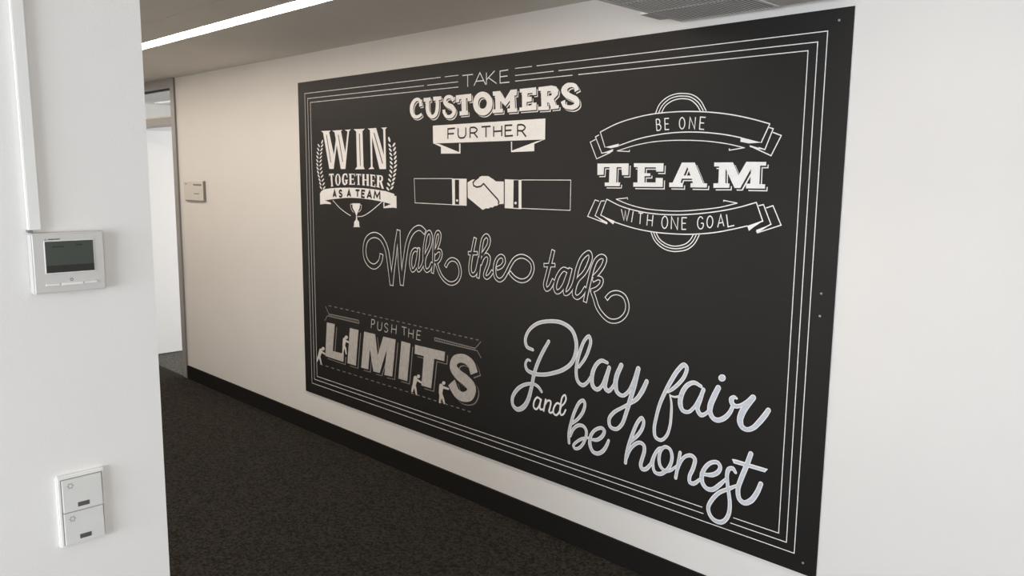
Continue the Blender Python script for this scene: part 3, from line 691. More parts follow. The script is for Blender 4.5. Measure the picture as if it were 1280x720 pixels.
   ('P',1,'w','950,1362.5 944,1362.5 935.5,1366 927.5,1372 923.5,1378 925,1381.5 931.5,1381.5 940,1378 947.5,1372 951.5,1366',[]),
  ]),
  ('leaf',[
   ('P',1,'w','990,1388 991,1384.5 986,1378 977.5,1372 968,1368 962,1368 961,1371.5 966,1377.5 974.5,1384 983.5,1388',[]),
  ]),
  ('leaf',[
   ('P',1,'w','941,1338.5 935,1338.5 926,1342 918.5,1348 914.5,1354 916,1357.5 922,1357.5 930.5,1354 938.5,1348 942.5,1342',[]),
  ]),
  ('leaf',[
   ('P',1,'w','981,1364.5 982,1360.5 977,1354.5 968.5,1348 959,1344 952.5,1344 952,1347.5 956.5,1353.5 965.5,1360 974.5,1364',[]),
  ]),
  ('leaf',[
   ('P',1,'w','953.5,1604 947.5,1606.5 941,1613.5 937,1622.5 937,1630.5 941,1634 947,1631.5 953.5,1624.5 957,1615.5 957.5,1607.5',[]),
  ]),
  ('leaf',[
   ('P',1,'w','238.5,1588 233,1588.5 225,1593.5 218.5,1600 215.5,1605.5 217.5,1608.5 223,1608 231,1603 237.5,1596.5 240.5,1591',[]),
  ]),
  ('leaf',[
   ('P',1,'w','278,1606 279,1603 274.5,1597.5 266.5,1591.5 258,1587.5 252,1587 251,1590.5 255.5,1596 263.5,1602 272,1605.5',[]),
  ]),
  ('leaf',[
   ('P',1,'w','232,1564.5 226,1565.5 218.5,1570 212,1576.5 208.5,1582.5 210.5,1585.5 216.5,1584.5 224,1580 230.5,1573.5 233.5,1568',[]),
  ]),
  ('leaf',[
   ('P',1,'w','271.5,1583 272,1580 268,1574.5 259.5,1568.5 251,1564.5 245,1564 244,1567.5 248.5,1573 257,1579 265.5,1582.5',[]),
  ]),
  ('leaf',[
   ('P',1,'w','225.5,1541.5 220,1542.5 212,1547 205.5,1553.5 202.5,1559.5 204.5,1562.5 210,1561.5 218,1557 224.5,1550.5 227.5,1544.5',[]),
  ]),
  ('leaf',[
   ('P',1,'w','265.5,1560 266,1557 262,1551.5 253.5,1545.5 245,1541.5 239,1541 238,1544 242.5,1550 250.5,1556 259.5,1559.5',[]),
  ]),
  ('leaf',[
   ('P',1,'w','221,1518.5 215,1519 207.5,1523.5 201,1530 198,1536 199.5,1539 205.5,1538.5 213,1534 219.5,1527.5 222.5,1521.5',[]),
  ]),
  ('leaf',[
   ('P',1,'w','260.5,1537 261.5,1534 257,1528.5 249,1522.5 240.5,1518.5 234.5,1518 233.5,1521 238,1526.5 246,1532.5 254.5,1536.5',[]),
  ]),
  ('leaf',[
   ('P',1,'w','218,1495 212.5,1496 204.5,1500.5 198,1507 195,1513 196.5,1516 202.5,1515 210.5,1510.5 217,1504 220,1498',[]),
  ]),
  ('leaf',[
   ('P',1,'w','258,1514 259,1511 254.5,1505 246.5,1499 237.5,1495 231.5,1494.5 230.5,1498 235,1503.5 243.5,1509.5 252,1513.5',[]),
  ]),
  ('leaf',[
   ('P',1,'w','217.5,1471.5 212,1472.5 204,1477 197.5,1483.5 194.5,1489.5 196,1492.5 202,1491.5 210,1487 216.5,1480.5 219.5,1475',[]),
  ]),
  ('leaf',[
   ('P',1,'w','257.5,1491 258.5,1487.5 254,1482 246,1476 237,1472 231,1471.5 230,1474.5 234.5,1480 243,1486 251.5,1490.5',[]),
  ]),
  ('leaf',[
   ('P',1,'w','220,1448.5 214,1449 206,1453.5 199.5,1460 196.5,1466 198,1469 204,1468.5 212,1464 218.5,1457.5 221.5,1451.5',[]),
  ]),
  ('leaf',[
   ('P',1,'w','259.5,1467.5 260.5,1464.5 256,1458.5 248,1452.5 239,1448.5 233,1448 232,1451 236.5,1457 245,1463 253.5,1467',[]),
  ]),
  ('leaf',[
   ('P',1,'w','224,1425 218.5,1426 210.5,1430 204,1436.5 201,1442.5 202.5,1445.5 208.5,1445 216,1440.5 223,1434 226,1428',[]),
  ]),
  ('leaf',[
   ('P',1,'w','264,1444.5 265,1441 260.5,1435.5 252.5,1429.5 243.5,1425 237.5,1424.5 236.5,1428 241,1433.5 249.5,1439.5 258,1444',[]),
  ]),
  ('leaf',[
   ('P',1,'w','231,1401.5 225,1402.5 217.5,1407 210.5,1413 207.5,1419 209.5,1422.5 215,1421.5 223,1417 229.5,1410.5 232.5,1405',[]),
  ]),
  ('leaf',[
   ('P',1,'w','270.5,1421 271.5,1418 267,1412 259,1406 250,1402 244,1401.5 243.5,1404.5 248,1410.5 256,1416.5 264.5,1420.5',[]),
  ]),
  ('leaf',[
   ('P',1,'w','239.5,1378.5 233.5,1379 226,1383.5 219,1390 216,1395.5 218,1399 223.5,1398 231.5,1393.5 238,1387.5 241,1381.5',[]),
  ]),
  ('leaf',[
   ('P',1,'w','279,1398 280,1395 275.5,1389 267.5,1383 258.5,1378.5 252.5,1378 251.5,1381 256,1387 264.5,1393 273,1397.5',[]),
  ]),
  ('leaf',[
   ('P',1,'w','246.5,1355 240.5,1355.5 233,1360 226.5,1366.5 223.5,1372.5 225,1375.5 231,1374.5 238.5,1370.5 245,1364 248,1358',[]),
  ]),
  ('leaf',[
   ('P',1,'w','286,1375 287,1371.5 282.5,1366 274.5,1359.5 266,1355.5 260,1355 259,1358 263.5,1364 271.5,1370 280,1374',[]),
  ]),
  ('leaf',[
   ('P',1,'w','251.5,1331.5 245.5,1332.5 238,1336.5 231.5,1343 228,1349 230,1352 236,1351.5 243.5,1347 250,1340.5 253,1335',[]),
  ]),
  ('leaf',[
   ('P',1,'w','291,1351.5 292,1348.5 287.5,1342.5 279.5,1336.5 270.5,1332 264.5,1331.5 264,1334.5 268,1340.5 276.5,1346.5 285,1351',[]),
  ]),
  ('leaf',[
   ('P',1,'w','275,1633 277.5,1629.5 276.5,1623 272,1615 266,1609.5 260.5,1607.5 258,1610.5 259,1617.5 263.5,1625 269.5,1631',[]),
  ]),
 ]),
 ('ribbon_banner','curved white ribbon reading AS A TEAM in dark letters',[
  ('P',1,'w','229.5,1305.5 247.5,1321.5 280,1332.5 352,1340 454.5,1345 554.5,1347.5 597,1347 692.5,1347 803.5,1342.5 911,1334.5 989,1320.5 989,1311 1007.5,1309.5 1008.5,1243 979,1245 887,1238.5 885.5,1269 896.5,1272 896,1247.5 957.5,1264 874,1275 765.5,1283.5 653,1288 582,1288.5 503,1285.5 370,1274.5 285.5,1264 344.5,1253 353.5,1243.5 285,1243 229,1238',[]),
 ],[
  ('letter',[
   ('S',2,'k','377,1287.5 394,1326.5 410,1288',12,0,0,0,0),
   ('S',2,'k','384.5,1300.5 402.5,1301',12,0,0,0,0),
  ]),
  ('letter',[
   ('S',2,'k','472,1322.5 465,1328.5 456,1329 446.5,1323 446,1315.5 457,1311 470,1306 473,1299 465,1292.5 452.5,1291 443,1297',12,1,0,0,0),
  ]),
  ('letter',[
   ('S',2,'k','529,1293.5 548,1332 564.5,1294.5',12,0,0,0,0),
   ('S',2,'k','537.5,1306.5 557,1307',12,0,0,0,0),
  ]),
  ('letter',[
   ('S',2,'k','616,1333.5 656,1334',12,0,0,0,0),
   ('S',2,'k','636,1334 634,1296',12,0,0,0,0),
  ]),
  ('letter',[
   ('S',2,'k','711,1332 679,1333.5 676,1295.5 706,1294',12,0,0,0,0),
   ('S',2,'k','677.5,1315.5 704,1314',12,0,0,0,0),
  ]),
  ('letter',[
   ('S',2,'k','730.5,1291.5 756.5,1331 773,1289.5',12,0,0,0,0),
   ('S',2,'k','741.5,1304.5 765,1303',12,0,0,0,0),
  ]),
  ('letter',[
   ('S',2,'k','797,1290 807.5,1329.5 827,1300 853,1327 854.5,1286.5',12,0,0,0,0),
  ]),
 ]),
 ('trophy_emblem','small white trophy hanging from a thin curved line',[
  ('P',1,'w','578.5,1256 658,1258.5 653,1231.5 633.5,1206 624,1186 628,1161.5 645,1150 646.5,1126.5 654,1119.5 584,1116 592,1123.5 595.5,1147.5 612.5,1160.5 616.5,1186 604,1205 581.5,1229',[]),
  ('S',1,'w','659.5,1250 671.5,1247 666.5,1224 641,1205',4,1,0,0,0),
  ('S',1,'w','581,1251 561,1249 564.5,1225.5 589,1203',4,1,0,0,0),
  ('S',1,'w','372,1267 450.5,1221.5 539.5,1188 560.5,1182',4.5,1,0,0,0),
  ('S',1,'w','630.5,1180.5 678.5,1184.5 745,1207.5 801,1235.5 872.5,1274',4.5,1,0,0,0),
 ],[
 ]),
 ('handshake_emblem','white handshake between two outlined shirt sleeves',[
 ],[
  ('sleeve',[
   ('S',1,'w','1477,1410.5 1165,1407 1172,1277.5 1477,1278',3.2,0,0,0,0),
   ('P',1,'w','1473.5,1410.5 1491,1410.5 1491,1275.5 1477,1275',[]),
   ('P',1,'w','1491,1410.5 1585,1411 1585.5,1276.5 1491,1275.5',['1496.5,1405 1528.5,1405 1529,1280.5 1497.5,1280']),
   ('P',2,'w','1522.5,1300.5 1521.5,1297.5 1518,1295 1514,1294 1509.5,1295 1506.5,1297 1505,1300 1506.5,1303.5 1509.5,1306 1514,1307 1518,1306 1521.5,1304',[]),
  ]),
  ('sleeve',[
   ('S',1,'w','1966.5,1409.5 2269,1412.5 2269,1279.5 1968.5,1277.5',3.2,0,0,0,0),
   ('P',1,'w','1856.5,1411.5 1966.5,1409.5 1969,1273.5 1857.5,1274.5',['1915,1408 1948,1408 1950.5,1278 1915,1278']),
   ('P',2,'w','1939,1301.5 1937.5,1298 1934.5,1295.5 1930.5,1294.5 1926.5,1295 1923,1297.5 1922,1300.5 1923,1304 1926,1306.5 1930.5,1307.5 1934.5,1307 1937.5,1304.5',[]),
  ]),
  ('hand',[
   ('P',1,'w','1592,1392.5 1625.5,1406.5 1651,1409 1676.5,1419.5 1696.5,1425.5 1741.5,1425.5 1781,1408.5 1796,1400.5 1849,1400.5 1850.5,1294.5 1821.5,1292 1815.5,1291 1804,1284 1787.5,1282 1773,1274 1758,1275 1746,1268.5 1726,1268.5 1703,1260 1594.5,1317',[]),
   ('S',2,'k','1676.5,1419.5 1651,1407 1632.5,1393 1638,1377.5 1661.5,1370.5 1690,1375 1710,1388.5 1742,1364 1809.5,1314.5 1817.5,1303 1813.5,1292',8,0,0,0,0),
  ]),
 ]),
 ('arch_emblem','white triple arc rising above the upper ribbon',[
  ('S',1,'w','2702.5,1678 2721,1715 2758,1741 2798.5,1751 2828,1750.5 2868,1743.5 2904.5,1720.5 2933,1679.5',4.0,1,0,0,0),
  ('S',1,'w','2716.5,1678.5 2733,1708 2766,1732.5 2802.5,1741 2828,1740.5 2861,1735 2896.5,1713 2920.5,1680.5',4.0,1,0,0,0),
  ('S',1,'w','2730.5,1679 2748,1707 2781,1725.5 2810.5,1731 2832.5,1730.5 2861.5,1724.5 2891,1703 2908,1679.5',4.0,1,0,0,0),
 ],[
 ]),
 ('ribbon_banner','outlined arched ribbon reading BE ONE',[
  ('S',1,'w','2426.5,1616 2515,1648 2613,1669 2699.5,1679.5 2805.5,1682.5 2878,1680 2962.5,1672.5 3044.5,1660 3123.5,1642 3194,1622',4.2,1,0,0,0),
  ('S',1,'w','2527,1557.5 2616.5,1581 2703,1595 2786.5,1602.5 2874.5,1603 2952.5,1597.5 3021.5,1588.5 3082,1576.5',4.2,1,0,0,0),
  ('S',1,'w','2517.5,1535.5 2601.5,1555.5 2688.5,1568.5 2780.5,1573 2869,1571.5 2954.5,1565.5 3037,1553.5 3100.5,1539',3.4,1,0,0,0),
  ('S',1,'w','2426.5,1617.5 2454.5,1551',4.2,0,0,0,0),
  ('S',1,'w','3193.5,1623 3163.5,1556',4.2,0,0,0,0),
  ('S',1,'w','2420.5,1604 2401.5,1596.5 2438,1527.5 2494,1535',4,0,0,0,0),
  ('S',1,'w','2402,1585.5 2374,1575 2411,1504 2485.5,1530.5',4,0,0,0,0),
  ('S',1,'w','3191.5,1609.5 3207,1604.5 3179.5,1532 3155,1539.5',4,0,0,0,0),
  ('S',1,'w','3206.5,1592 3239,1580 3204.5,1510 3119.5,1546.5',4,0,0,0,0),
  ('P',1,'w','2454.5,1552.5 2526.5,1565.5 2525.5,1553.5 2485,1547.5',[]),
  ('P',1,'w','2442.5,1529 2468,1535.5 2498,1544 2496.5,1534 2477,1527.5',[]),
  ('P',1,'w','3082,1578 3165,1557 3115.5,1555 3081.5,1561.5',[]),
  ('P',1,'w','3119.5,1548 3180.5,1532 3149,1534.5 3121.5,1542',[]),
  ('S',1,'w','2523.5,1535.5 2582,1532.5 2582.5,1539.5',3.6,0,0,0,0),
  ('S',1,'w','3096,1539.5 3038,1531.5 3037.5,1539',3.6,0,0,0,0),
 ],[
  ('letter',[
   ('S',1,'w','2713,1613 2707.5,1657.5',4.2,0,0,0,0),
   ('S',1,'w','2707.5,1657.5 2720,1657 2726,1648 2722.5,1638 2710,1637',4.2,1,0,0,0),
   ('S',1,'w','2710,1637 2724.5,1636 2732,1626.5 2727,1615 2713,1613',4.2,1,0,0,0),
  ]),
  ('letter',[
   ('S',1,'w','2767.5,1659 2748,1658.5 2752,1615.5 2770.5,1616',4.2,0,0,0,0),
   ('S',1,'w','2750,1637.5 2766,1638',4.2,0,0,0,0),
  ]),
  ('letter',[
   ('S',1,'w','2827.5,1659.5 2819.5,1653 2816.5,1637.5 2820.5,1622.5 2830,1616 2838,1622.5 2841,1638 2836.5,1653',4.2,1,1,0,0),
  ]),
  ('letter',[
   ('S',1,'w','2861,1615.5 2863.5,1658.5 2885.5,1615 2887.5,1658.5',4.2,0,0,0,0),
  ]),
  ('letter',[
   ('S',1,'w','2931.5,1655.5 2909,1658 2907,1613 2927,1611',4.2,0,0,0,0),
   ('S',1,'w','2908,1636.5 2926,1634.5',4.2,0,0,0,0),
  ]),
 ]),
 ('word_lettering','heavy white slab serif lettering reading TEAM with a drop line',[
 ],[
  ('letter',[
   ('P',1,'w','2426.5,1474.5 2590.5,1475 2590.5,1427 2558,1426.5 2553.5,1459.5 2529.5,1459.5 2528.5,1396 2550,1396.5 2548,1381 2469,1380 2468.5,1395 2491,1395.5 2491.5,1459.5 2463,1459.5 2461,1427.5 2428,1426.5',[]),
   ('P',2,'k','2422.5,1478.5 2586.5,1479 2586.5,1431 2554,1430.5 2549.5,1463.5 2525.5,1463.5 2524.5,1400 2546,1400.5 2544,1385 2465,1384 2464.5,1399 2487,1399.5 2487.5,1463.5 2459,1463.5 2457,1431.5 2424,1430.5',[]),
   ('P',2,'k','2419.5,1481.5 2584,1482 2583.5,1433.5 2551,1433.5 2547,1466 2522.5,1466 2522,1403 2543,1403 2541.5,1388 2462.5,1386.5 2462,1402 2484.5,1402 2484.5,1466 2456,1466 2454,1434.5 2421,1433',[]),
   ('P',3,'w','2417,1484 2581,1484.5 2581,1436.5 2548.5,1436 2544,1469 2520,1469 2519,1405.5 2540.5,1406 2538.5,1390.5 2459.5,1389.5 2459,1404.5 2481.5,1405 2482,1469 2453.5,1469 2451.5,1437 2418.5,1436',[]),
  ]),
  ('letter',[
   ('P',1,'w','2616.5,1475.5 2761,1475 2761,1442 2727,1442 2724.5,1459 2671.5,1459 2671,1435.5 2699.5,1435 2699.5,1424 2671.5,1423.5 2672.5,1398 2726,1399 2726.5,1417.5 2760,1417 2760.5,1381.5 2617,1380 2617,1397.5 2637.5,1397.5 2636,1459 2617,1460',[]),
   ('P',2,'k','2612.5,1479.5 2757,1479 2757,1446 2723,1446 2720.5,1463 2667.5,1463 2667,1439.5 2695.5,1439 2695.5,1428 2667.5,1427.5 2668.5,1402 2722,1403 2722.5,1421.5 2756,1421 2756.5,1385.5 2613,1384 2613,1401.5 2633.5,1401.5 2632,1463 2613,1464',[]),
   ('P',2,'k','2609.5,1482.5 2754.5,1482 2754,1449 2720,1448.5 2718,1466 2664.5,1466 2664.5,1442.5 2693,1442 2692.5,1430.5 2665,1430.5 2666,1405 2719,1405.5 2719.5,1424 2753,1424 2753.5,1388.5 2610,1387 2610,1404 2630.5,1404.5 2629,1466 2610,1466.5',[]),
   ('P',3,'w','2607,1485 2751.5,1484.5 2751.5,1451.5 2717.5,1451.5 2715,1468.5 2662,1468.5 2661.5,1445 2690,1444.5 2690,1433.5 2662,1433 2663,1407.5 2716.5,1408.5 2717,1427 2750.5,1426.5 2751,1391 2607.5,1389.5 2607.5,1407 2628,1407 2626.5,1468.5 2607.5,1469.5',[]),
  ]),
  ('letter',[
   ('P',1,'w','2845.5,1477.5 2903,1477.5 2944,1399 2961,1398.5 2960,1383 2888.5,1382.5 2888.5,1398.5 2898.5,1399 2892.5,1416 2848,1415.5 2843,1399 2854,1399 2854,1382.5 2791.5,1382 2790.5,1399 2806.5,1400',['2870.5,1460.5 2856,1427.5 2887,1427.5']),
   ('P',2,'k','2841.5,1481.5 2899,1481.5 2940,1403 2957,1402.5 2956,1387 2884.5,1386.5 2884.5,1402.5 2894.5,1403 2888.5,1420 2844,1419.5 2839,1403 2850,1403 2850,1386.5 2787.5,1386 2786.5,1403 2802.5,1404',['2866.5,1464.5 2852,1431.5 2883,1431.5']),
   ('P',2,'k','2838.5,1484 2896,1484 2937.5,1406 2954.5,1405 2953.5,1390 2882,1389 2882,1405.5 2892,1406 2886,1423 2841,1422.5 2836,1405.5 2847,1406 2847,1389.5 2784.5,1389 2784,1405.5 2800,1407',['2863.5,1467 2849.5,1434 2880.5,1434.5']),
   ('P',3,'w','2836,1487 2893.5,1487 2934.5,1408.5 2951.5,1408 2950.5,1392.5 2879,1392 2879,1408 2889,1408.5 2883,1425.5 2838.5,1425 2833.5,1408.5 2844.5,1408.5 2844.5,1392 2782,1391.5 2781,1408.5 2797,1409.5',['2861,1470 2846.5,1437 2877.5,1437']),
  ]),
  ('letter',[
   ('P',1,'w','2987.5,1477.5 3065.5,1477.5 3091,1431 3119.5,1479.5 3197.5,1478.5 3197.5,1465.5 3175,1465.5 3175.5,1399.5 3198.5,1399 3198,1383.5 3123.5,1383 3123.5,1400 3139.5,1400.5 3139.5,1454 3100.5,1384 3077,1383.5 3036.5,1454.5 3038.5,1400.5 3056,1399.5 3055.5,1384 2989,1382.5 2988,1399.5 3008.5,1400 3008.5,1462.5 2988,1462.5',[]),
   ('P',2,'k','2983.5,1481.5 3061.5,1481.5 3087,1435 3115.5,1483.5 3193.5,1482.5 3193.5,1469.5 3171,1469.5 3171.5,1403.5 3194.5,1403 3194,1387.5 3119.5,1387 3119.5,1404 3135.5,1404.5 3135.5,1458 3096.5,1388 3073,1387.5 3032.5,1458.5 3034.5,1404.5 3052,1403.5 3051.5,1388 2985,1386.5 2984,1403.5 3004.5,1404 3004.5,1466.5 2984,1466.5',[]),
   ('P',2,'k','2980.5,1484.5 3058.5,1484 3084.5,1437.5 3113,1486.5 3191,1485.5 3190.5,1472 3168,1472 3169,1406 3192,1405.5 3191,1390.5 3116.5,1390 3116.5,1407 3133,1407 3133,1460.5 3093.5,1390.5 3070.5,1390 3030,1461 3031.5,1407 3049.5,1406.5 3048.5,1391 2982,1389.5 2981,1406 3002,1406.5 3002,1469 2981.5,1469',[]),
   ('P',3,'w','2978,1487 3056,1487 3081.5,1440.5 3110,1489 3188,1488 3188,1475 3165.5,1475 3166,1409 3189,1408.5 3188.5,1393 3114,1392.5 3114,1409.5 3130,1410 3130,1463.5 3091,1393.5 3067.5,1393 3027,1464 3029,1410 3046.5,1409 3046,1393.5 2979.5,1392 2978.5,1409 2999,1409.5 2999,1472 2978.5,1472',[]),
  ]),
 ]),
 ('ribbon_banner','outlined sagging ribbon reading WITH ONE GOAL',[
  ('S',1,'w','2471,1335 2544.5,1308.5 2628,1291.5 2716.5,1283 2824,1283.5 2911.5,1291 3002.5,1304 3089.5,1322.5 3157,1342.5',4.2,1,0,0,0),
  ('S',1,'w','2513,1240.5 2614.5,1220 2712,1209.5 2812.5,1207.5 2901,1211.5 2993,1223.5 3067.5,1240 3126.5,1255.5',4.2,1,0,0,0),
  ('S',1,'w','2520,1336 2586,1316.5 2668,1302 2762.5,1297.5 2838,1299 2925.5,1307.5 3009,1319.5 3082,1337.5',3.6,1,0,0,0),
  ('S',1,'w','2520,1336 2579,1343.5 2580.5,1336.5',3.6,0,0,0,0),
  ('S',1,'w','3082,1337.5 3024.5,1346 3025,1341',3.6,0,0,0,0),
  ('S',1,'w','2471,1335 2441,1266 2513,1240.5',4.2,0,0,0,0),
  ('S',1,'w','2459.5,1327.5 2440.5,1325.5 2410.5,1262 2478.5,1232',4,0,0,0,0),
  ('S',1,'w','2430,1324.5 2408.5,1330 2369.5,1257.5 2477,1230.5',4,0,0,0,0),
  ('S',1,'w','3157,1344 3186.5,1276 3126.5,1253.5',4.2,0,0,0,0),
  ('S',1,'w','3167,1331 3186,1335.5 3219,1266 3163,1235.5',4,0,0,0,0),
  ('S',1,'w','3196,1323.5 3222.5,1333 3257.5,1265 3166.5,1232',4,0,0,0,0),
  ('P',1,'w','2441,1266 2517,1244 2509,1229.5 2487,1242.5',[]),
  ('P',1,'w','2410.5,1262 2478.5,1237.5 2474.5,1227.5 2452.5,1237.5',[]),
  ('P',1,'w','3186.5,1276 3126.5,1255.5 3134,1237 3152.5,1252.5',[]),
  ('P',1,'w','3219,1266 3162.5,1242.5 3168,1231 3185,1242.5',[]),
 ],[
  ('letter',[
   ('S',1,'w','2549.5,1295 2564.5,1250 2570.5,1289 2579.5,1249 2591,1296.5',4.2,0,0,0,0),
  ]),
  ('letter',[
   ('S',1,'w','2603.5,1243.5 2611,1289.5',4.2,0,0,0,0),
  ]),
  ('letter',[
   ('S',1,'w','2636.5,1284 2659.5,1282',4.2,0,0,0,0),
   ('S',1,'w','2648,1283 2646,1238',4.2,0,0,0,0),
  ]),
  ('letter',[
   ('S',1,'w','2680.5,1234 2683.5,1279',4.2,0,0,0,0),
   ('S',1,'w','2706,1232.5 2709,1277.5',4.2,0,0,0,0),
   ('S',1,'w','2682,1256.5 2707.5,1255',4.2,0,0,0,0),
  ]),
  ('letter',[
   ('S',1,'w','2766.5,1275.5 2757,1268.5 2752.5,1251.5 2756,1234.5 2765.5,1226.5 2775.5,1233.5 2780,1251 2776,1268',4.2,1,1,0,0),
  ]),
  ('letter',[
   ('S',1,'w','2798,1226 2797,1275 2826.5,1226 2827.5,1273.5',4.2,0,0,0,0),
  ]),
  ('letter',[
   ('S',1,'w','2867.5,1274 2845.5,1273 2847.5,1227.5 2866.5,1228.5',4.2,0,0,0,0),
   ('S',1,'w','2846.5,1251 2864,1252',4.2,0,0,0,0),
  ]),
  ('letter',[
   ('S',1,'w','2939,1272 2933.5,1279 2926,1280 2918.5,1270 2916.5,1255.5 2920,1241 2929,1233.5 2938,1237 2942.5,1246.5 2941.5,1256.5',4.2,1,0,0,0),
   ('S',1,'w','2941.5,1256.5 2931.5,1255.5',4.2,0,0,0,0),
  ]),
  ('letter',[
   ('S',1,'w','2969,1285 2960.5,1277 2957.5,1261 2962,1245.5 2971,1240.5 2979.5,1248.5 2982.5,1264.5 2978,1279.5',4.2,1,1,0,0),
  ]),
  ('letter',[
   ('S',1,'w','3004.5,1243.5 3015,1292.5 3030.5,1249.5',4.2,0,0,0,0),
   ('S',1,'w','3010,1260 3023,1263',4.2,0,0,0,0),
  ]),
  ('letter',[
   ('S',1,'w','3039,1294 3048,1248 3073.5,1254.5',4.2,0,0,0,0),
  ]),
 ]),
 ('arch_emblem','white triple arc hanging below the lower ribbon',[
  ('S',1,'w','2700.5,1211.5 2721,1175 2761.5,1147 2800.5,1138 2830.5,1139 2875,1150 2906.5,1174.5 2926.5,1210.5',4.0,1,0,0,0),
  ('S',1,'w','2713.5,1209.5 2733,1179 2769,1156.5 2807.5,1149 2837.5,1151 2874.5,1162.5 2899,1183.5 2913,1209.5',4.0,1,0,0,0),
  ('S',1,'w','2726,1209 2744.5,1183 2776,1165.5 2807,1159 2833.5,1161 2866.5,1171.5 2887.5,1189 2900,1210',4.0,1,0,0,0),
 ],[
 ]),
 ('word_lettering','outlined white script lettering reading Walk',[
 ],[
  ('letter',[
   ('S',1,'w','862,974.5 854.5,944.5 831,917 789,898.5 741,908 706,940 696,989 713.5,1042.5 753.5,1071.5 802,1082 853,1071.5 890.5,1041 915,1000 928,950.5 938,901 955,809.5',34.5,1,0,0,4.5),
   ('S',2,'k','862,974.5 854.5,944.5 831,917 789,898.5 741,908 706,940 696,989 713.5,1042.5 753.5,1071.5 802,1082 853,1071.5 890.5,1041 915,1000 928,950.5 938,901 955,809.5',25.5,1,0,0,0),
   ('S',1,'w','955,809.5 968.5,888.5 983,955 1000.5,1041 1023.5,1119.5',30.5,0,0,0,4.5),
   ('S',2,'k','955,809.5 968.5,888.5 983,955 1000.5,1041 1023.5,1119.5',21.5,0,0,0,0),
   ('S',1,'w','1023.5,1119.5 1026.5,1033 1033,934 1049,819.5',32.5,0,0,0,4.5),
   ('S',2,'k','1023.5,1119.5 1026.5,1033 1033,934 1049,819.5',23.5,0,0,0,0),
   ('S',1,'w','1049,819.5 1066.5,912.5 1081.5,978 1102.5,1053 1134.5,1106 1173.5,1136 1215.5,1144.5 1254.5,1124.5',32.5,1,0,0,4.5),
   ('S',2,'k','1049,819.5 1066.5,912.5 1081.5,978 1102.5,1053 1134.5,1106 1173.5,1136 1215.5,1144.5 1254.5,1124.5',23.5,1,0,0,0),
  ]),
  ('letter',[
   ('S',1,'w','1187.5,1022.5 1168.5,1025.5 1145,1007.5 1131,967 1132.5,928 1146,908.5 1171,926.5 1188.5,972 1201.5,1028.5',23.5,1,0,0,4.5),
   ('S',2,'k','1187.5,1022.5 1168.5,1025.5 1145,1007.5 1131,967 1132.5,928 1146,908.5 1171,926.5 1188.5,972 1201.5,1028.5',14.5,1,0,0,0),
   ('S',1,'w','1201.5,1034.5 1196.5,972.5 1188,933 1198,913.5 1217.5,926 1236.5,951.5 1246.5,976.5',21.5,1,0,0,4.5),
   ('S',2,'k','1201.5,1034.5 1196.5,972.5 1188,933 1198,913.5 1217.5,926 1236.5,951.5 1246.5,976.5',12.5,1,0,0,0),
  ]),
  ('letter',[
   ('S',1,'w','1246.5,967 1247,1024.5 1256,1073 1273,1117 1292.5,1127.5 1307,1109.5 1302.5,1066.5 1280,1027 1257,994.5 1248,962.5 1251.5,934 1266.5,918.5 1292.5,930.5 1313.5,963',23.5,1,0,0,4.5),
   ('S',2,'k','1246.5,967 1247,1024.5 1256,1073 1273,1117 1292.5,1127.5 1307,1109.5 1302.5,1066.5 1280,1027 1257,994.5 1248,962.5 1251.5,934 1266.5,918.5 1292.5,930.5 1313.5,963',14.5,1,0,0,0),
  ]),
  ('letter',[
   ('S',1,'w','1316,912 1324,959 1328.5,1030.5 1336,1087.5 1351,1124 1365.5,1131.5 1378,1120.5 1375,1092.5 1360.5,1059 1337.5,1024',22.5,1,0,0,4.5),
   ('S',2,'k','1316,912 1324,959 1328.5,1030.5 1336,1087.5 1351,1124 1365.5,1131.5 1378,1120.5 1375,1092.5 1360.5,1059 1337.5,1024',13.5,1,0,0,0),
   ('S',1,'w','1337,1017 1363,1034 1382.5,1033.5 1388,1014 1375,987 1355.5,972.5 1333.5,968.5',21.5,1,0,0,4.5),
   ('S',2,'k','1337,1017 1363,1034 1382.5,1033.5 1388,1014 1375,987 1355.5,972.5 1333.5,968.5',12.5,1,0,0,0),
   ('S',1,'w','1346,973 1362.5,939 1387.5,903.5 1427,877 1469.5,869.5 1511.5,885.5 1535.5,917.5 1536.5,952.5 1516,987 1476.5,997 1445,983.5 1423.5,956',22.5,1,0,0,4.5),
   ('S',2,'k','1346,973 1362.5,939 1387.5,903.5 1427,877 1469.5,869.5 1511.5,885.5 1535.5,917.5 1536.5,952.5 1516,987 1476.5,997 1445,983.5 1423.5,956',13.5,1,0,0,0),
  ]),
 ]),
 ('word_lettering','outlined white script lettering reading the',[
 ],[
  ('letter',[
   ('S',1,'w','1650,1117 1635.5,1067 1619.5,1007 1613,961.5 1620,937 1636.5,931 1657.5,945 1674,989.5 1683,1021.5',23.5,1,0,0,4.5),
   ('S',2,'k','1650,1117 1635.5,1067 1619.5,1007 1613,961.5 1620,937 1636.5,931 1657.5,945 1674,989.5 1683,1021.5',14.5,1,0,0,0),
   ('S',1,'w','1601.5,1038 1664.5,1043',21.5,0,0,0,4.5),
   ('S',2,'k','1601.5,1038 1664.5,1043',12.5,0,0,0,0),
  ]),
  ('letter',[
   ('S',1,'w','1671.5,921 1679,967.5 1687,1021.5 1694.5,1075.5 1708,1118.5 1732,1135 1750,1121 1746.5,1092.5 1726.5,1064.5 1698,1033.5',23.5,1,0,0,4.5),
   ('S',2,'k','1671.5,921 1679,967.5 1687,1021.5 1694.5,1075.5 1708,1118.5 1732,1135 1750,1121 1746.5,1092.5 1726.5,1064.5 1698,1033.5',14.5,1,0,0,0),
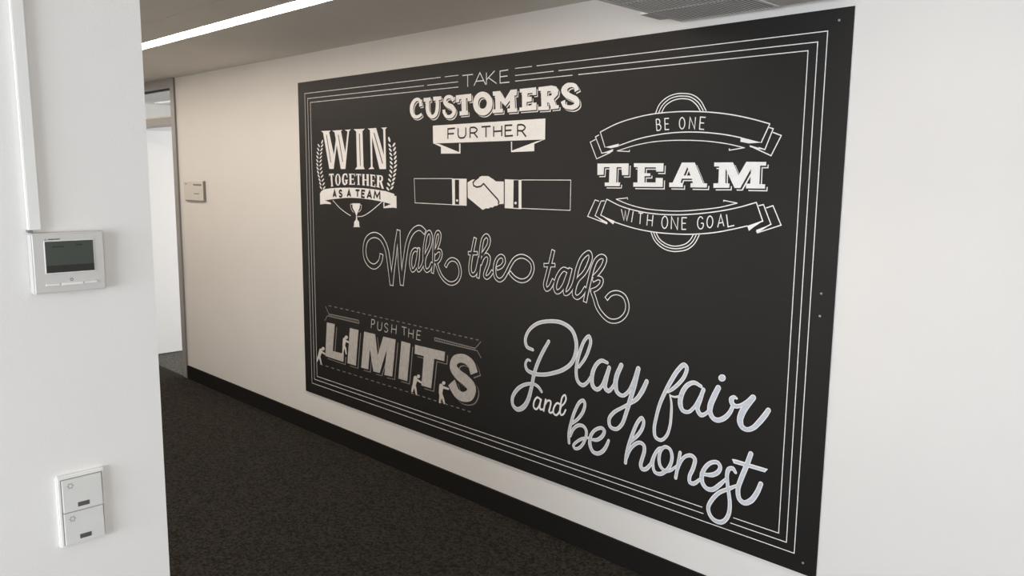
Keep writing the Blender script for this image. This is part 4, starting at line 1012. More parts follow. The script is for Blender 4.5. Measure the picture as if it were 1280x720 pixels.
   ('S',1,'w','1690,990.5 1709,1024.5 1733,1039.5 1751,1029 1746,995.5 1727.5,958.5 1721,935.5 1734,927 1756.5,939 1777,963',22.5,1,0,0,4.5),
   ('S',2,'k','1690,990.5 1709,1024.5 1733,1039.5 1751,1029 1746,995.5 1727.5,958.5 1721,935.5 1734,927 1756.5,939 1777,963',13.5,1,0,0,0),
  ]),
  ('letter',[
   ('S',1,'w','1808,979 1840,993 1857,1016 1852,1036 1834.5,1042 1812,1029.5 1796.5,1004.5 1790.5,968.5 1798.5,936.5 1823.5,923 1850,934 1877,968 1900.5,1004.5 1930,1037 1971,1052 2012,1045.5 2041,1025 2047,998.5 2033.5,965.5 2008,944 1973,935 1937.5,941.5 1913.5,954 1896.5,967.5',22.5,1,0,0,4.5),
   ('S',2,'k','1808,979 1840,993 1857,1016 1852,1036 1834.5,1042 1812,1029.5 1796.5,1004.5 1790.5,968.5 1798.5,936.5 1823.5,923 1850,934 1877,968 1900.5,1004.5 1930,1037 1971,1052 2012,1045.5 2041,1025 2047,998.5 2033.5,965.5 2008,944 1973,935 1937.5,941.5 1913.5,954 1896.5,967.5',13.5,1,0,0,0),
  ]),
 ]),
 ('word_lettering','outlined white script lettering reading talk',[
 ],[
  ('letter',[
   ('S',1,'w','2173,1094 2155,1030.5 2137.5,975.5 2126,929 2136,912.5 2155,922 2178.5,959.5',22.9,1,0,0,3.9),
   ('S',2,'k','2173,1094 2155,1030.5 2137.5,975.5 2126,929 2136,912.5 2155,922 2178.5,959.5',15.1,1,0,0,0),
   ('S',1,'w','2119.5,1022.5 2183.5,1028',19.9,0,0,0,3.9),
   ('S',2,'k','2119.5,1022.5 2183.5,1028',12.1,0,0,0,0),
  ]),
  ('letter',[
   ('S',1,'w','2264,1009 2237.5,1014.5 2211.5,991 2192.5,952.5 2187.5,923.5 2199,907 2217.5,913.5 2241,941 2258.5,979.5 2275.5,1017',22.9,1,0,0,3.9),
   ('S',2,'k','2264,1009 2237.5,1014.5 2211.5,991 2192.5,952.5 2187.5,923.5 2199,907 2217.5,913.5 2241,941 2258.5,979.5 2275.5,1017',15.1,1,0,0,0),
   ('S',1,'w','2279.5,1020.5 2261.5,959.5 2246.5,921.5 2250,904.5 2266.5,909.5 2288.5,934 2305.5,972',20.9,1,0,0,3.9),
   ('S',2,'k','2279.5,1020.5 2261.5,959.5 2246.5,921.5 2250,904.5 2266.5,909.5 2288.5,934 2305.5,972',13.1,1,0,0,0),
  ]),
  ('letter',[
   ('S',1,'w','2298.5,950.5 2308,981 2318,1022 2339,1068 2363.5,1092 2382.5,1100 2392,1084.5 2382,1049.5 2357,1008 2323,975 2306,941 2302,905.5 2318.5,895 2344,910.5 2368.5,943',22.9,1,0,0,3.9),
   ('S',2,'k','2298.5,950.5 2308,981 2318,1022 2339,1068 2363.5,1092 2382.5,1100 2392,1084.5 2382,1049.5 2357,1008 2323,975 2306,941 2302,905.5 2318.5,895 2344,910.5 2368.5,943',15.1,1,0,0,0),
  ]),
  ('letter',[
   ('S',1,'w','2366,882 2375,923.5 2388,974.5 2403,1029.5 2424.5,1073 2452,1089.5 2470.5,1081.5 2463.5,1054.5 2440.5,1022.5 2410.5,992.5',22.9,1,0,0,3.9),
   ('S',2,'k','2366,882 2375,923.5 2388,974.5 2403,1029.5 2424.5,1073 2452,1089.5 2470.5,1081.5 2463.5,1054.5 2440.5,1022.5 2410.5,992.5',15.1,1,0,0,0),
   ('S',1,'w','2408,981.5 2437,995 2455.5,988.5 2452.5,969 2430.5,947 2400,934',20.9,1,0,0,3.9),
   ('S',2,'k','2408,981.5 2437,995 2455.5,988.5 2452.5,969 2430.5,947 2400,934',13.1,1,0,0,0),
   ('S',1,'w','2403,934 2419.5,904 2436,867 2465,836.5 2499,817.5 2529,816.5 2563.5,830 2590.5,860 2596,894 2580.5,927.5 2554,940 2527.5,939.5 2504,929.5 2485,909.5',21.9,1,0,0,3.9),
   ('S',2,'k','2403,934 2419.5,904 2436,867 2465,836.5 2499,817.5 2529,816.5 2563.5,830 2590.5,860 2596,894 2580.5,927.5 2554,940 2527.5,939.5 2504,929.5 2485,909.5',14.1,1,0,0,0),
  ]),
 ]),
 ('word_lettering','thin pale lettering reading PUSH THE',[
 ],[
  ('letter',[
   ('S',1,'d','751.5,531 757.5,583.5',5,0,0,0,0),
   ('S',1,'d','757.5,583.5 779,583.5 787.5,572 777,558 754.5,556.5',5,1,0,0,0),
  ]),
  ('letter',[
   ('S',1,'d','819,579 816.5,558.5 815,543.5 820.5,531 833,529 846,532 854.5,545 857,560.5 860,580.5',5,1,0,0,0),
  ]),
  ('letter',[
   ('S',1,'d','916,570.5 909,578.5 898,579 886.5,571 885.5,561 897.5,554.5 911,548.5 913.5,539.5 904,530.5 891,528 881,535.5',5,1,0,0,0),
  ]),
  ('letter',[
   ('S',1,'d','948,529.5 954.5,581',5,0,0,0,0),
   ('S',1,'d','990,531 997,583',5,0,0,0,0),
   ('S',1,'d','951.5,555 993.5,557',5,0,0,0,0),
  ]),
  ('letter',[
   ('S',1,'d','1045,581 1088.5,581',5,0,0,0,0),
   ('S',1,'d','1067,581 1066,534.5',5,0,0,0,0),
  ]),
  ('letter',[
   ('S',1,'d','1104.5,529 1110,579.5',5,0,0,0,0),
   ('S',1,'d','1145,529 1150.5,578',5,0,0,0,0),
   ('S',1,'d','1107.5,554 1148,553.5',5,0,0,0,0),
  ]),
  ('letter',[
   ('S',1,'d','1216,580 1183.5,579.5 1176,529 1211,528.5',5,0,0,0,0),
   ('S',1,'d','1179.5,555.5 1208.5,555.5',5,0,0,0,0),
  ]),
 ]),
 ('dashed_border','grey dashed lines and hatched brackets around the LIMITS lettering',[
 ],[
  ('dash',[
   ('S',1,'e','300,609 332,608.5',4.5,0,0,0,0),
  ]),
  ('dash',[
   ('S',1,'e','364,608.5 395.5,608.5',4.5,0,0,0,0),
  ]),
  ('dash',[
   ('S',1,'e','426.5,608 457.5,608',4.5,0,0,0,0),
  ]),
  ('dash',[
   ('S',1,'e','488,608 518.5,608',4.5,0,0,0,0),
  ]),
  ('dash',[
   ('S',1,'e','548.5,607.5 578.5,607.5',4.5,0,0,0,0),
  ]),
  ('dash',[
   ('S',1,'e','608,607.5 637.5,607',4.5,0,0,0,0),
  ]),
  ('dash',[
   ('S',1,'e','666.5,607 695.5,607',4.5,0,0,0,0),
  ]),
  ('dash',[
   ('S',1,'e','724,606.5 752.5,606.5',4.5,0,0,0,0),
  ]),
  ('dash',[
   ('S',1,'e','780.5,606.5 808.5,606.5',4.5,0,0,0,0),
  ]),
  ('dash',[
   ('S',1,'e','836.5,606 864,606',4.5,0,0,0,0),
  ]),
  ('dash',[
   ('S',1,'e','891,606 918,605.5',4.5,0,0,0,0),
  ]),
  ('dash',[
   ('S',1,'e','945,605.5 971.5,605.5',4.5,0,0,0,0),
  ]),
  ('dash',[
   ('S',1,'e','998,605.5 1024,605',4.5,0,0,0,0),
  ]),
  ('dash',[
   ('S',1,'e','1050,605 1075.5,605',4.5,0,0,0,0),
  ]),
  ('dash',[
   ('S',1,'e','1101,605 1126.5,604.5',4.5,0,0,0,0),
  ]),
  ('dash',[
   ('S',1,'e','1151.5,604.5 1176.5,604.5',4.5,0,0,0,0),
  ]),
  ('dash',[
   ('S',1,'e','1201,604.5 1225.5,604',4.5,0,0,0,0),
  ]),
  ('dash',[
   ('S',1,'e','1250,604 1274,604',4.5,0,0,0,0),
  ]),
  ('dash',[
   ('S',1,'e','1298,604 1322,603.5',4.5,0,0,0,0),
  ]),
  ('dash',[
   ('S',1,'e','1345.5,603.5 1369,603.5',4.5,0,0,0,0),
  ]),
  ('dash',[
   ('S',1,'e','1392,603.5 1415,603',4.5,0,0,0,0),
  ]),
  ('dash',[
   ('S',1,'e','1438,603 1461,603',4.5,0,0,0,0),
  ]),
  ('dash',[
   ('S',1,'e','1483.5,603 1506,602.5',4.5,0,0,0,0),
  ]),
  ('dash',[
   ('S',1,'e','1528,602.5 1550,602.5',4.5,0,0,0,0),
  ]),
  ('dash',[
   ('S',1,'e','1572,602.5 1593.5,602',4.5,0,0,0,0),
  ]),
  ('dash',[
   ('S',1,'e','1615,602 1636.5,602',4.5,0,0,0,0),
  ]),
  ('dash',[
   ('S',1,'e','1658,602 1679,602',4.5,0,0,0,0),
  ]),
  ('dash',[
   ('S',1,'e','181.5,213 215,213',4.5,0,0,0,0),
  ]),
  ('dash',[
   ('S',1,'e','248.5,213 281.5,213',4.5,0,0,0,0),
  ]),
  ('dash',[
   ('S',1,'e','314,213 346.5,213',4.5,0,0,0,0),
  ]),
  ('dash',[
   ('S',1,'e','378.5,213 410.5,213',4.5,0,0,0,0),
  ]),
  ('dash',[
   ('S',1,'e','442,213 473,213',4.5,0,0,0,0),
  ]),
  ('dash',[
   ('S',1,'e','504,213 535,213',4.5,0,0,0,0),
  ]),
  ('dash',[
   ('S',1,'e','565.5,213 595.5,213',4.5,0,0,0,0),
  ]),
  ('dash',[
   ('S',1,'e','625.5,213 655,213',4.5,0,0,0,0),
  ]),
  ('dash',[
   ('S',1,'e','684.5,213 713.5,213',4.5,0,0,0,0),
  ]),
  ('dash',[
   ('S',1,'e','742.5,213 771.5,213',4.5,0,0,0,0),
  ]),
  ('dash',[
   ('S',1,'e','800,213 828,213',4.5,0,0,0,0),
  ]),
  ('dash',[
   ('S',1,'e','856,213 883.5,213',4.5,0,0,0,0),
  ]),
  ('dash',[
   ('S',1,'e','911,213 938.5,213.5',4.5,0,0,0,0),
  ]),
  ('dash',[
   ('S',1,'e','965.5,213.5 992.5,213.5',4.5,0,0,0,0),
  ]),
  ('dash',[
   ('S',1,'e','1019,213.5 1045.5,213.5',4.5,0,0,0,0),
  ]),
  ('dash',[
   ('S',1,'e','1071.5,213.5 1097.5,213.5',4.5,0,0,0,0),
  ]),
  ('dash',[
   ('S',1,'e','1123.5,213.5 1149,213.5',4.5,0,0,0,0),
  ]),
  ('dash',[
   ('S',1,'e','1174.5,213.5 1199.5,213.5',4.5,0,0,0,0),
  ]),
  ('dash',[
   ('S',1,'e','1224.5,213.5 1249,213.5',4.5,0,0,0,0),
  ]),
  ('dash',[
   ('S',1,'e','1274,213.5 1298,213.5',4.5,0,0,0,0),
  ]),
  ('dash',[
   ('S',1,'e','1322.5,213.5 1346.5,213.5',4.5,0,0,0,0),
  ]),
  ('dash',[
   ('S',1,'e','1370,213.5 1394,213.5',4.5,0,0,0,0),
  ]),
  ('dash',[
   ('S',1,'e','1417.5,213.5 1440.5,213.5',4.5,0,0,0,0),
  ]),
  ('dash',[
   ('S',1,'e','1464,213.5 1486.5,213.5',4.5,0,0,0,0),
  ]),
  ('dash',[
   ('S',1,'e','1509.5,213.5 1532,213.5',4.5,0,0,0,0),
  ]),
  ('dash',[
   ('S',1,'e','1554.5,213.5 1577,213.5',4.5,0,0,0,0),
  ]),
  ('dash',[
   ('S',1,'e','1599,213.5 1621,213.5',4.5,0,0,0,0),
  ]),
  ('bracket',[
   ('S',1,'e','262.5,601 299,556 622,560',4.5,0,0,0,0),
   ('S',1,'e','251,507 282,541.5 627.5,541.5 625.5,560.5',4.5,0,0,0,0),
  ]),
  ('bracket',[
   ('S',1,'e','1331.5,562 1653.5,555.5 1696,597',4.5,0,0,0,0),
   ('S',1,'e','1329.5,560 1333.5,546 1668.5,545.5 1698.5,512.5',4.5,0,0,0,0),
  ]),
  ('hatch_line',[
   ('S',1,'e','308.5,555.5 295.5,541',3,0,0,0,0),
  ]),
  ('hatch_line',[
   ('S',1,'e','1344,561 1347.5,546.5',3,0,0,0,0),
  ]),
  ('hatch_line',[
   ('S',1,'e','322.5,556 310,541.5',3,0,0,0,0),
  ]),
  ('hatch_line',[
   ('S',1,'e','1358,561 1361,546.5',3,0,0,0,0),
  ]),
  ('hatch_line',[
   ('S',1,'e','336.5,556 324,541.5',3,0,0,0,0),
  ]),
  ('hatch_line',[
   ('S',1,'e','1371.5,560.5 1375,546.5',3,0,0,0,0),
  ]),
  ('hatch_line',[
   ('S',1,'e','350,556.5 338.5,541.5',3,0,0,0,0),
  ]),
  ('hatch_line',[
   ('S',1,'e','1385.5,560.5 1388.5,546.5',3,0,0,0,0),
  ]),
  ('hatch_line',[
   ('S',1,'e','364,556.5 352.5,541.5',3,0,0,0,0),
  ]),
  ('hatch_line',[
   ('S',1,'e','1399,560 1402.5,546.5',3,0,0,0,0),
  ]),
  ('hatch_line',[
   ('S',1,'e','377.5,556.5 366.5,541.5',3,0,0,0,0),
  ]),
  ('hatch_line',[
   ('S',1,'e','1412.5,560 1416,546.5',3,0,0,0,0),
  ]),
  ('hatch_line',[
   ('S',1,'e','391,557 380.5,541.5',3,0,0,0,0),
  ]),
  ('hatch_line',[
   ('S',1,'e','1426,559.5 1429.5,546.5',3,0,0,0,0),
  ]),
  ('hatch_line',[
   ('S',1,'e','405,557 394.5,541.5',3,0,0,0,0),
  ]),
  ('hatch_line',[
   ('S',1,'e','1439.5,559.5 1443,546.5',3,0,0,0,0),
  ]),
  ('hatch_line',[
   ('S',1,'e','418.5,557 408.5,542',3,0,0,0,0),
  ]),
  ('hatch_line',[
   ('S',1,'e','1453,559 1456,546.5',3,0,0,0,0),
  ]),
  ('hatch_line',[
   ('S',1,'e','432,557.5 422.5,542',3,0,0,0,0),
  ]),
  ('hatch_line',[
   ('S',1,'e','1466.5,559 1469.5,547',3,0,0,0,0),
  ]),
  ('hatch_line',[
   ('S',1,'e','445.5,557.5 436.5,542',3,0,0,0,0),
  ]),
  ('hatch_line',[
   ('S',1,'e','1479.5,559 1483,547',3,0,0,0,0),
  ]),
  ('hatch_line',[
   ('S',1,'e','458.5,557.5 450,542',3,0,0,0,0),
  ]),
  ('hatch_line',[
   ('S',1,'e','1493,558.5 1496,547',3,0,0,0,0),
  ]),
  ('hatch_line',[
   ('S',1,'e','472,558 464,542',3,0,0,0,0),
  ]),
  ('hatch_line',[
   ('S',1,'e','1506,558.5 1509.5,547',3,0,0,0,0),
  ]),
  ('hatch_line',[
   ('S',1,'e','485.5,558 477.5,542',3,0,0,0,0),
  ]),
  ('hatch_line',[
   ('S',1,'e','1519,558 1522.5,547',3,0,0,0,0),
  ]),
  ('hatch_line',[
   ('S',1,'e','498.5,558 491,542.5',3,0,0,0,0),
  ]),
  ('hatch_line',[
   ('S',1,'e','1532.5,558 1535.5,547',3,0,0,0,0),
  ]),
  ('hatch_line',[
   ('S',1,'e','512,558.5 505,542.5',3,0,0,0,0),
  ]),
  ('hatch_line',[
   ('S',1,'e','1545.5,557.5 1548.5,547',3,0,0,0,0),
  ]),
  ('hatch_line',[
   ('S',1,'e','525,558.5 518.5,542.5',3,0,0,0,0),
  ]),
  ('hatch_line',[
   ('S',1,'e','1558.5,557.5 1561.5,547',3,0,0,0,0),
  ]),
  ('hatch_line',[
   ('S',1,'e','538,558.5 532,542.5',3,0,0,0,0),
  ]),
  ('hatch_line',[
   ('S',1,'e','1571,557 1574.5,547',3,0,0,0,0),
  ]),
  ('hatch_line',[
   ('S',1,'e','551,559 545,542.5',3,0,0,0,0),
  ]),
  ('hatch_line',[
   ('S',1,'e','1584,557 1587,547',3,0,0,0,0),
  ]),
  ('hatch_line',[
   ('S',1,'e','564,559 558.5,542.5',3,0,0,0,0),
  ]),
  ('hatch_line',[
   ('S',1,'e','1597,556.5 1600,547',3,0,0,0,0),
  ]),
  ('hatch_line',[
   ('S',1,'e','577,559 572,542.5',3,0,0,0,0),
  ]),
  ('hatch_line',[
   ('S',1,'e','1609.5,556.5 1612.5,547',3,0,0,0,0),
  ]),
  ('hatch_line',[
   ('S',1,'e','590,559.5 585,543',3,0,0,0,0),
  ]),
  ('hatch_line',[
   ('S',1,'e','1622,556 1625.5,547',3,0,0,0,0),
  ]),
  ('hatch_line',[
   ('S',1,'e','603,559.5 598.5,543',3,0,0,0,0),
  ]),
  ('hatch_line',[
   ('S',1,'e','1635,556 1638,547',3,0,0,0,0),
  ]),
  ('hatch_line',[
   ('S',1,'e','615.5,559.5 611.5,543',3,0,0,0,0),
  ]),
  ('hatch_line',[
   ('S',1,'e','1647.5,556 1650.5,547',3,0,0,0,0),
  ]),
 ]),
 ('word_lettering','brushed grey block lettering reading LIMITS with a thin drop line',[
 ],[
  ('letter',[
   ('P',1,'e','300,484 390,485.5 360.5,310 484,312 476.5,259.5 274.5,263 277.5,300',[]),
   ('P',2,'k','294.5,488 384.5,489.5 355,314 478.5,316 471,263.5 269,267 272,304',[]),
   ('P',2,'k','286,493.5 376,495 346.5,319.5 469.5,321.5 462.5,269 260,272.5 263.5,309.5',[]),
   ('P',3,'s','277,499 367,500.5 337.5,325 461,327 453.5,274.5 251.5,278 254.5,315',[]),
  ]),
  ('letter',[
   ('P',1,'e','554.5,484.5 646,485.5 612,260 521.5,260',[]),
   ('P',2,'k','549,488.5 640.5,489.5 606.5,264 516,264',[]),
   ('P',2,'k','540,494 631.5,495 598,269.5 507,269.5',[]),
   ('P',3,'s','531.5,499.5 623,500.5 589,275 498.5,275',[]),
  ]),
  ('letter',[
   ('P',1,'e','704.5,484.5 815,485 837.5,363 895,483.5 1012.5,483.5 977,261 900.5,256.5 927.5,414.5 854.5,259.5 792.5,258 759.5,388.5 741,260.5 667,258.5',[]),
   ('P',2,'k','699,488.5 809.5,489 832,367 889.5,487.5 1007,487.5 971.5,265 895,260.5 922,418.5 849,263.5 787,262 754,392.5 735.5,264.5 661.5,262.5',[]),
   ('P',2,'k','690,494 800.5,494.5 823,372.5 881,493 998.5,493 963,270.5 886.5,266 913,424 840.5,269 778.5,267.5 745.5,398 727,270 653,268',[]),
   ('P',3,'s','681.5,499.5 792,500 814.5,378 872,498.5 989.5,498.5 954,276 877.5,271.5 904.5,429.5 831.5,274.5 769.5,273 736.5,403.5 718,275.5 644,273.5',[]),
  ]),
  ('letter',[
   ('P',1,'e','1065,483 1147.5,482 1115.5,261 1034,260.5',[]),
   ('P',2,'k','1059.5,487 1142,486 1110,265 1028.5,264.5',[]),
   ('P',2,'k','1051,492.5 1133,491.5 1101.5,270.5 1019.5,270',[]),
   ('P',3,'s','1042,498 1124.5,497 1092.5,276 1011,275.5',[]),
  ]),
  ('letter',[
   ('P',1,'e','1187.5,481.5 1442.5,483.5 1435.5,431.5 1353.5,431.5 1326,261 1241.5,260.5 1263.5,430 1184.5,430',[]),
   ('P',2,'k','1182,485.5 1437,487.5 1430,435.5 1348,435.5 1320.5,265 1236,264.5 1258,434 1179,434',[]),
   ('P',2,'k','1173.5,491 1428.5,493 1421.5,441 1339.5,441 1312,270.5 1227,270 1249.5,439.5 1170,439.5',[]),
   ('P',3,'s','1164.5,496.5 1419.5,498.5 1412.5,446.5 1330.5,446.5 1303,276 1218.5,275.5 1240.5,445 1161.5,445',[]),
  ]),
  ('letter',[
   ('S',1,'e','1670.5,408 1650,448.5 1610,469.5 1560.5,469 1519,448 1510.5,409.5 1548.5,379.5 1610,357.5 1651,329 1639,290 1586,267.5 1536,277.5 1494,326.5',[58,56,50,46,50,58,62,64,66,60,52,54,66],1,0,0,0),
   ('S',2,'k','1665,412 1644.5,452.5 1604.5,473.5 1555,473 1513.5,452 1505,413.5 1543,383.5 1604.5,361.5 1645.5,333 1633.5,294 1580.5,271.5 1530.5,281.5 1488.5,330.5',[58,56,50,46,50,58,62,64,66,60,52,54,66],1,0,0,0),
   ('S',2,'k','1656,417.5 1636,458 1595.5,479 1546.5,478.5 1505,457.5 1496.5,419 1534,389 1596,367 1636.5,338.5 1625,299.5 1571.5,277 1522,287 1479.5,336',[58,56,50,46,50,58,62,64,66,60,52,54,66],1,0,0,0),
   ('S',3,'s','1647.5,423 1627,463.5 1587,484.5 1537.5,484 1496,463 1487.5,424.5 1525.5,394.5 1587,372.5 1628,344 1616,305 1563,282.5 1513,292.5 1471,341.5',[58,56,50,46,50,58,62,64,66,60,52,54,66],1,0,0,0),
  ]),
 ]),
 ('figure_emblem','small pale human silhouettes pushing the LIMITS letters',[
 ],[
  ('silhouette',[
   ('P',4,'d','246,324 243,317.5 235.5,312 225.5,308.5 216,308.5 209,312 206.5,317.5 209.5,324 216.5,329.5 226.5,333 236.5,333 243.5,329.5',[]),
   ('S',4,'d','197.5,301 179,269.5',[34,28],0,0,1,0),
   ('S',4,'d','197.5,301 247.5,290.5',[16,11],0,0,1,0),
   ('S',4,'d','179,269.5 161,247 151.5,230.5',[25,19,14],0,0,1,0),
   ('S',4,'d','179,269.5 189,247.5 200,220.5',[25,19,14],0,0,1,0),
  ]),
  ('silhouette',[
   ('P',4,'d','510,438 507.5,432 501,427 491.5,424 482.5,424 476,427 473.5,432.5 476.5,439 483,444 492.5,447 501.5,447 508,443.5',[]),
   ('S',4,'d','471.5,414 462.5,381',[34,28],0,0,1,0),
   ('S',4,'d','471.5,414 518.5,409',[16,11],0,0,1,0),
   ('S',4,'d','462.5,381 456.5,357.5 451,331.5',[25,19,14],0,0,1,0),
   ('S',4,'d','462.5,381 481.5,361.5 487,334',[25,19,14],0,0,1,0),
  ]),
  ('silhouette',[
   ('P',4,'d','1208.5,325 1206.5,319.5 1201,314.5 1193.5,312 1186,312 1181,314.5 1179,319.5 1181,325 1186.5,330 1194,333 1201,333 1206.5,330',[]),
   ('S',4,'d','1167.5,303.5 1156,268',[34,28],0,0,1,0),
   ('S',4,'d','1167.5,303.5 1218.5,292.5',[16,11],0,0,1,0),
   ('S',4,'d','1156,268 1143.5,247.5 1136.5,226.5',[25,19,14],0,0,1,0),
   ('S',4,'d','1156,268 1167,246 1174,218.5',[25,19,14],0,0,1,0),
  ]),
  ('silhouette',[
   ('P',4,'d','1423,329 1421,323.5 1416,319 1409,316.5 1402,316.5 1397,319 1395,323.5 1397,329 1402,334 1409,336.5 1416,336.5 1421,334',[]),
   ('S',4,'d','1389,302 1382.5,266',[34,28],0,0,1,0),
   ('S',4,'d','1389,302 1447,302',[16,11],0,0,1,0),
   ('S',4,'d','1382.5,266 1382.5,242.5 1375.5,214.5',[25,19,14],0,0,1,0),
   ('S',4,'d','1382.5,266 1402,240.5 1412.5,218',[25,19,14],0,0,1,0),
  ]),
 ]),
 ('word_lettering','silver brushed script lettering reading Play',[
 ],[
  ('letter',[
   ('S',1,'w','2039.5,558 2023,560 2008.5,537 2017.5,511.5 2058.5,500.5 2121,505.5 2182,523.5 2249,553.5 2298,594.5 2321,650 2319.5,697.5 2294,744 2235,768 2159,765.5 2080.5,743 2027.5,702 2005.5,655 2015.5,623 2054.5,614',[11,13,15,18,20,19,19,20,20,21,21,20,19,18,18,17,18,18,16],1,0,1,0),
   ('S',2,'g','2039.5,558 2023,560 2008.5,537 2017.5,511.5 2058.5,500.5 2121,505.5 2182,523.5 2249,553.5 2298,594.5 2321,650 2319.5,697.5 2294,744 2235,768 2159,765.5 2080.5,743 2027.5,702 2005.5,655 2015.5,623 2054.5,614',[4.5,6.5,8.5,11.5,13.5,12.5,12.5,13.5,13.5,14.5,14.5,13.5,12.5,11.5,11.5,10.5,11.5,11.5,9.5],1,0,1,0),
   ('S',1,'w','2155,669.5 2114.5,605.5 2084.5,547 2063.5,489.5 2051,432.5 2026.5,359 1996,319.5 1956,301 1927,317 1923.5,351.5 1954.5,399.5 2005,434 2064,449 2096,440 2116,422',[18,20,21,21,21,24,26,22,19,20,21,18,15,16,14],1,0,1,0),
   ('S',2,'g','2155,669.5 2114.5,605.5 2084.5,547 2063.5,489.5 2051,432.5 2026.5,359 1996,319.5 1956,301 1927,317 1923.5,351.5 1954.5,399.5 2005,434 2064,449 2096,440 2116,422',[11.5,13.5,14.5,14.5,14.5,17.5,19.5,15.5,12.5,13.5,14.5,11.5,8.5,9.5,7.5],1,0,1,0),
  ]),
  ('letter',[
   ('S',1,'w','2339,581 2371.5,623 2392.5,666 2403.5,710 2393,730 2370.5,710.5 2347,662 2330,606 2324.5,552 2336,514 2364,502 2391,521 2408.5,547.5',[14,16,17,17,17,17,18,18,18,18,19,16,14],1,0,1,0),
   ('S',2,'g','2339,581 2371.5,623 2392.5,666 2403.5,710 2393,730 2370.5,710.5 2347,662 2330,606 2324.5,552 2336,514 2364,502 2391,521 2408.5,547.5',[7.5,9.5,10.5,10.5,10.5,10.5,11.5,11.5,11.5,11.5,12.5,9.5,7.5],1,0,1,0),
  ]),
  ('letter',[
   ('S',1,'w','2498.5,629 2466.5,633 2435,605 2416.5,555.5 2422,510.5 2447,499 2472.5,520.5 2495,570.5 2509.5,608.5',[15,18,20,22,22,19,17,18,19],1,0,1,0),
   ('S',2,'g','2498.5,629 2466.5,633 2435,605 2416.5,555.5 2422,510.5 2447,499 2472.5,520.5 2495,570.5 2509.5,608.5',[8.5,11.5,13.5,15.5,15.5,12.5,10.5,11.5,12.5],1,0,1,0),
   ('S',1,'w','2509.5,608.5 2495.5,557.5 2490.5,517.5 2508.5,504.5 2533.5,529.5 2544,554',[20,22,22,19,16,14],1,0,1,0),
   ('S',2,'g','2509.5,608.5 2495.5,557.5 2490.5,517.5 2508.5,504.5 2533.5,529.5 2544,554',[13.5,15.5,15.5,12.5,9.5,7.5],1,0,1,0),
  ]),
  ('letter',[
   ('S',1,'w','2574,631 2551,578 2546.5,538.5 2557.5,508.5 2585,499.5 2616,523.5 2642.5,573 2662.5,632',[22,24,24,20,17,17,20,22],1,0,1,0),
   ('S',2,'g','2574,631 2551,578 2546.5,538.5 2557.5,508.5 2585,499.5 2616,523.5 2642.5,573 2662.5,632',[15.5,17.5,17.5,13.5,10.5,10.5,13.5,15.5],1,0,1,0),
   ('S',1,'w','2662.5,632 2645,554.5 2625,487.5 2607,426 2586,371.5 2556,343.5 2524,348 2517.5,380 2541.5,415 2587,447.5 2625.5,473.5 2660.5,501.5 2688.5,544.5 2707,585.5',[22,22,22,19,18,17,17,18,17,15,16,20,22,20],1,0,1,0),
   ('S',2,'g','2662.5,632 2645,554.5 2625,487.5 2607,426 2586,371.5 2556,343.5 2524,348 2517.5,380 2541.5,415 2587,447.5 2625.5,473.5 2660.5,501.5 2688.5,544.5 2707,585.5',[15.5,15.5,15.5,12.5,11.5,10.5,10.5,11.5,10.5,8.5,9.5,13.5,15.5,13.5],1,0,1,0),
  ]),
 ]),
 ('word_lettering','silver brushed script lettering reading fair',[
 ],[
  ('letter',[
   ('S',1,'w','2822.5,552 2831,520 2832.5,479.5 2828.5,421.5 2814,376.5 2787,351.5 2760.5,358 2753,393.5 2760.5,442.5 2776,503.5 2799.5,560 2825.5,611 2855,660 2882.5,687.5 2896,679 2887.5,643 2863.5,608.5 2835.5,580 2813,561.5',[7,10,13,13,14,15,16,16,16,17,18,20,20,20,17,17,17,16,10],1,0,1,0),
   ('S',2,'g','2822.5,552 2831,520 2832.5,479.5 2828.5,421.5 2814,376.5 2787,351.5 2760.5,358 2753,393.5 2760.5,442.5 2776,503.5 2799.5,560 2825.5,611 2855,660 2882.5,687.5 2896,679 2887.5,643 2863.5,608.5 2835.5,580 2813,561.5',[0.5,3.5,6.5,6.5,7.5,8.5,9.5,9.5,9.5,10.5,11.5,13.5,13.5,13.5,10.5,10.5,10.5,9.5,3.5],1,0,1,0),
   ('S',1,'w','2823.5,549.5 2843,547.5 2866,554',[7,8,10],1,0,1,0),
   ('S',2,'g','2823.5,549.5 2843,547.5 2866,554',[0.5,1.5,3.5],1,0,1,0),
  ]),
  ('letter',[
   ('S',1,'w','2964,615.5 2933.5,624.5 2901.5,607 2878.5,568.5 2872.5,526.5 2885.5,500.5 2911.5,499.5 2938,525.5 2962.5,570.5 2976,603',[14,17,20,22,23,18,15,15,16,17],1,0,1,0),
   ('S',2,'g','2964,615.5 2933.5,624.5 2901.5,607 2878.5,568.5 2872.5,526.5 2885.5,500.5 2911.5,499.5 2938,525.5 2962.5,570.5 2976,603',[7.5,10.5,13.5,15.5,16.5,11.5,8.5,8.5,9.5,10.5],1,0,1,0),
   ('S',1,'w','2975.5,604.5 2961.5,558 2952.5,521 2968.5,500.5 2991.5,511 3011.5,539',[17,20,20,19,15,12],1,0,1,0),
   ('S',2,'g','2975.5,604.5 2961.5,558 2952.5,521 2968.5,500.5 2991.5,511 3011.5,539',[10.5,13.5,13.5,12.5,8.5,5.5],1,0,1,0),
  ]),
  ('letter',[
   ('S',1,'w','3040,624.5 3023.5,587 3009,546 3009.5,519.5 3024,499.5 3044.5,496 3072.5,511.5 3094.5,538.5 3106.5,569',[23,25,25,22,20,20,20,18,16],1,0,1,0),
   ('S',2,'g','3040,624.5 3023.5,587 3009,546 3009.5,519.5 3024,499.5 3044.5,496 3072.5,511.5 3094.5,538.5 3106.5,569',[16.5,18.5,18.5,15.5,13.5,13.5,13.5,11.5,9.5],1,0,1,0),
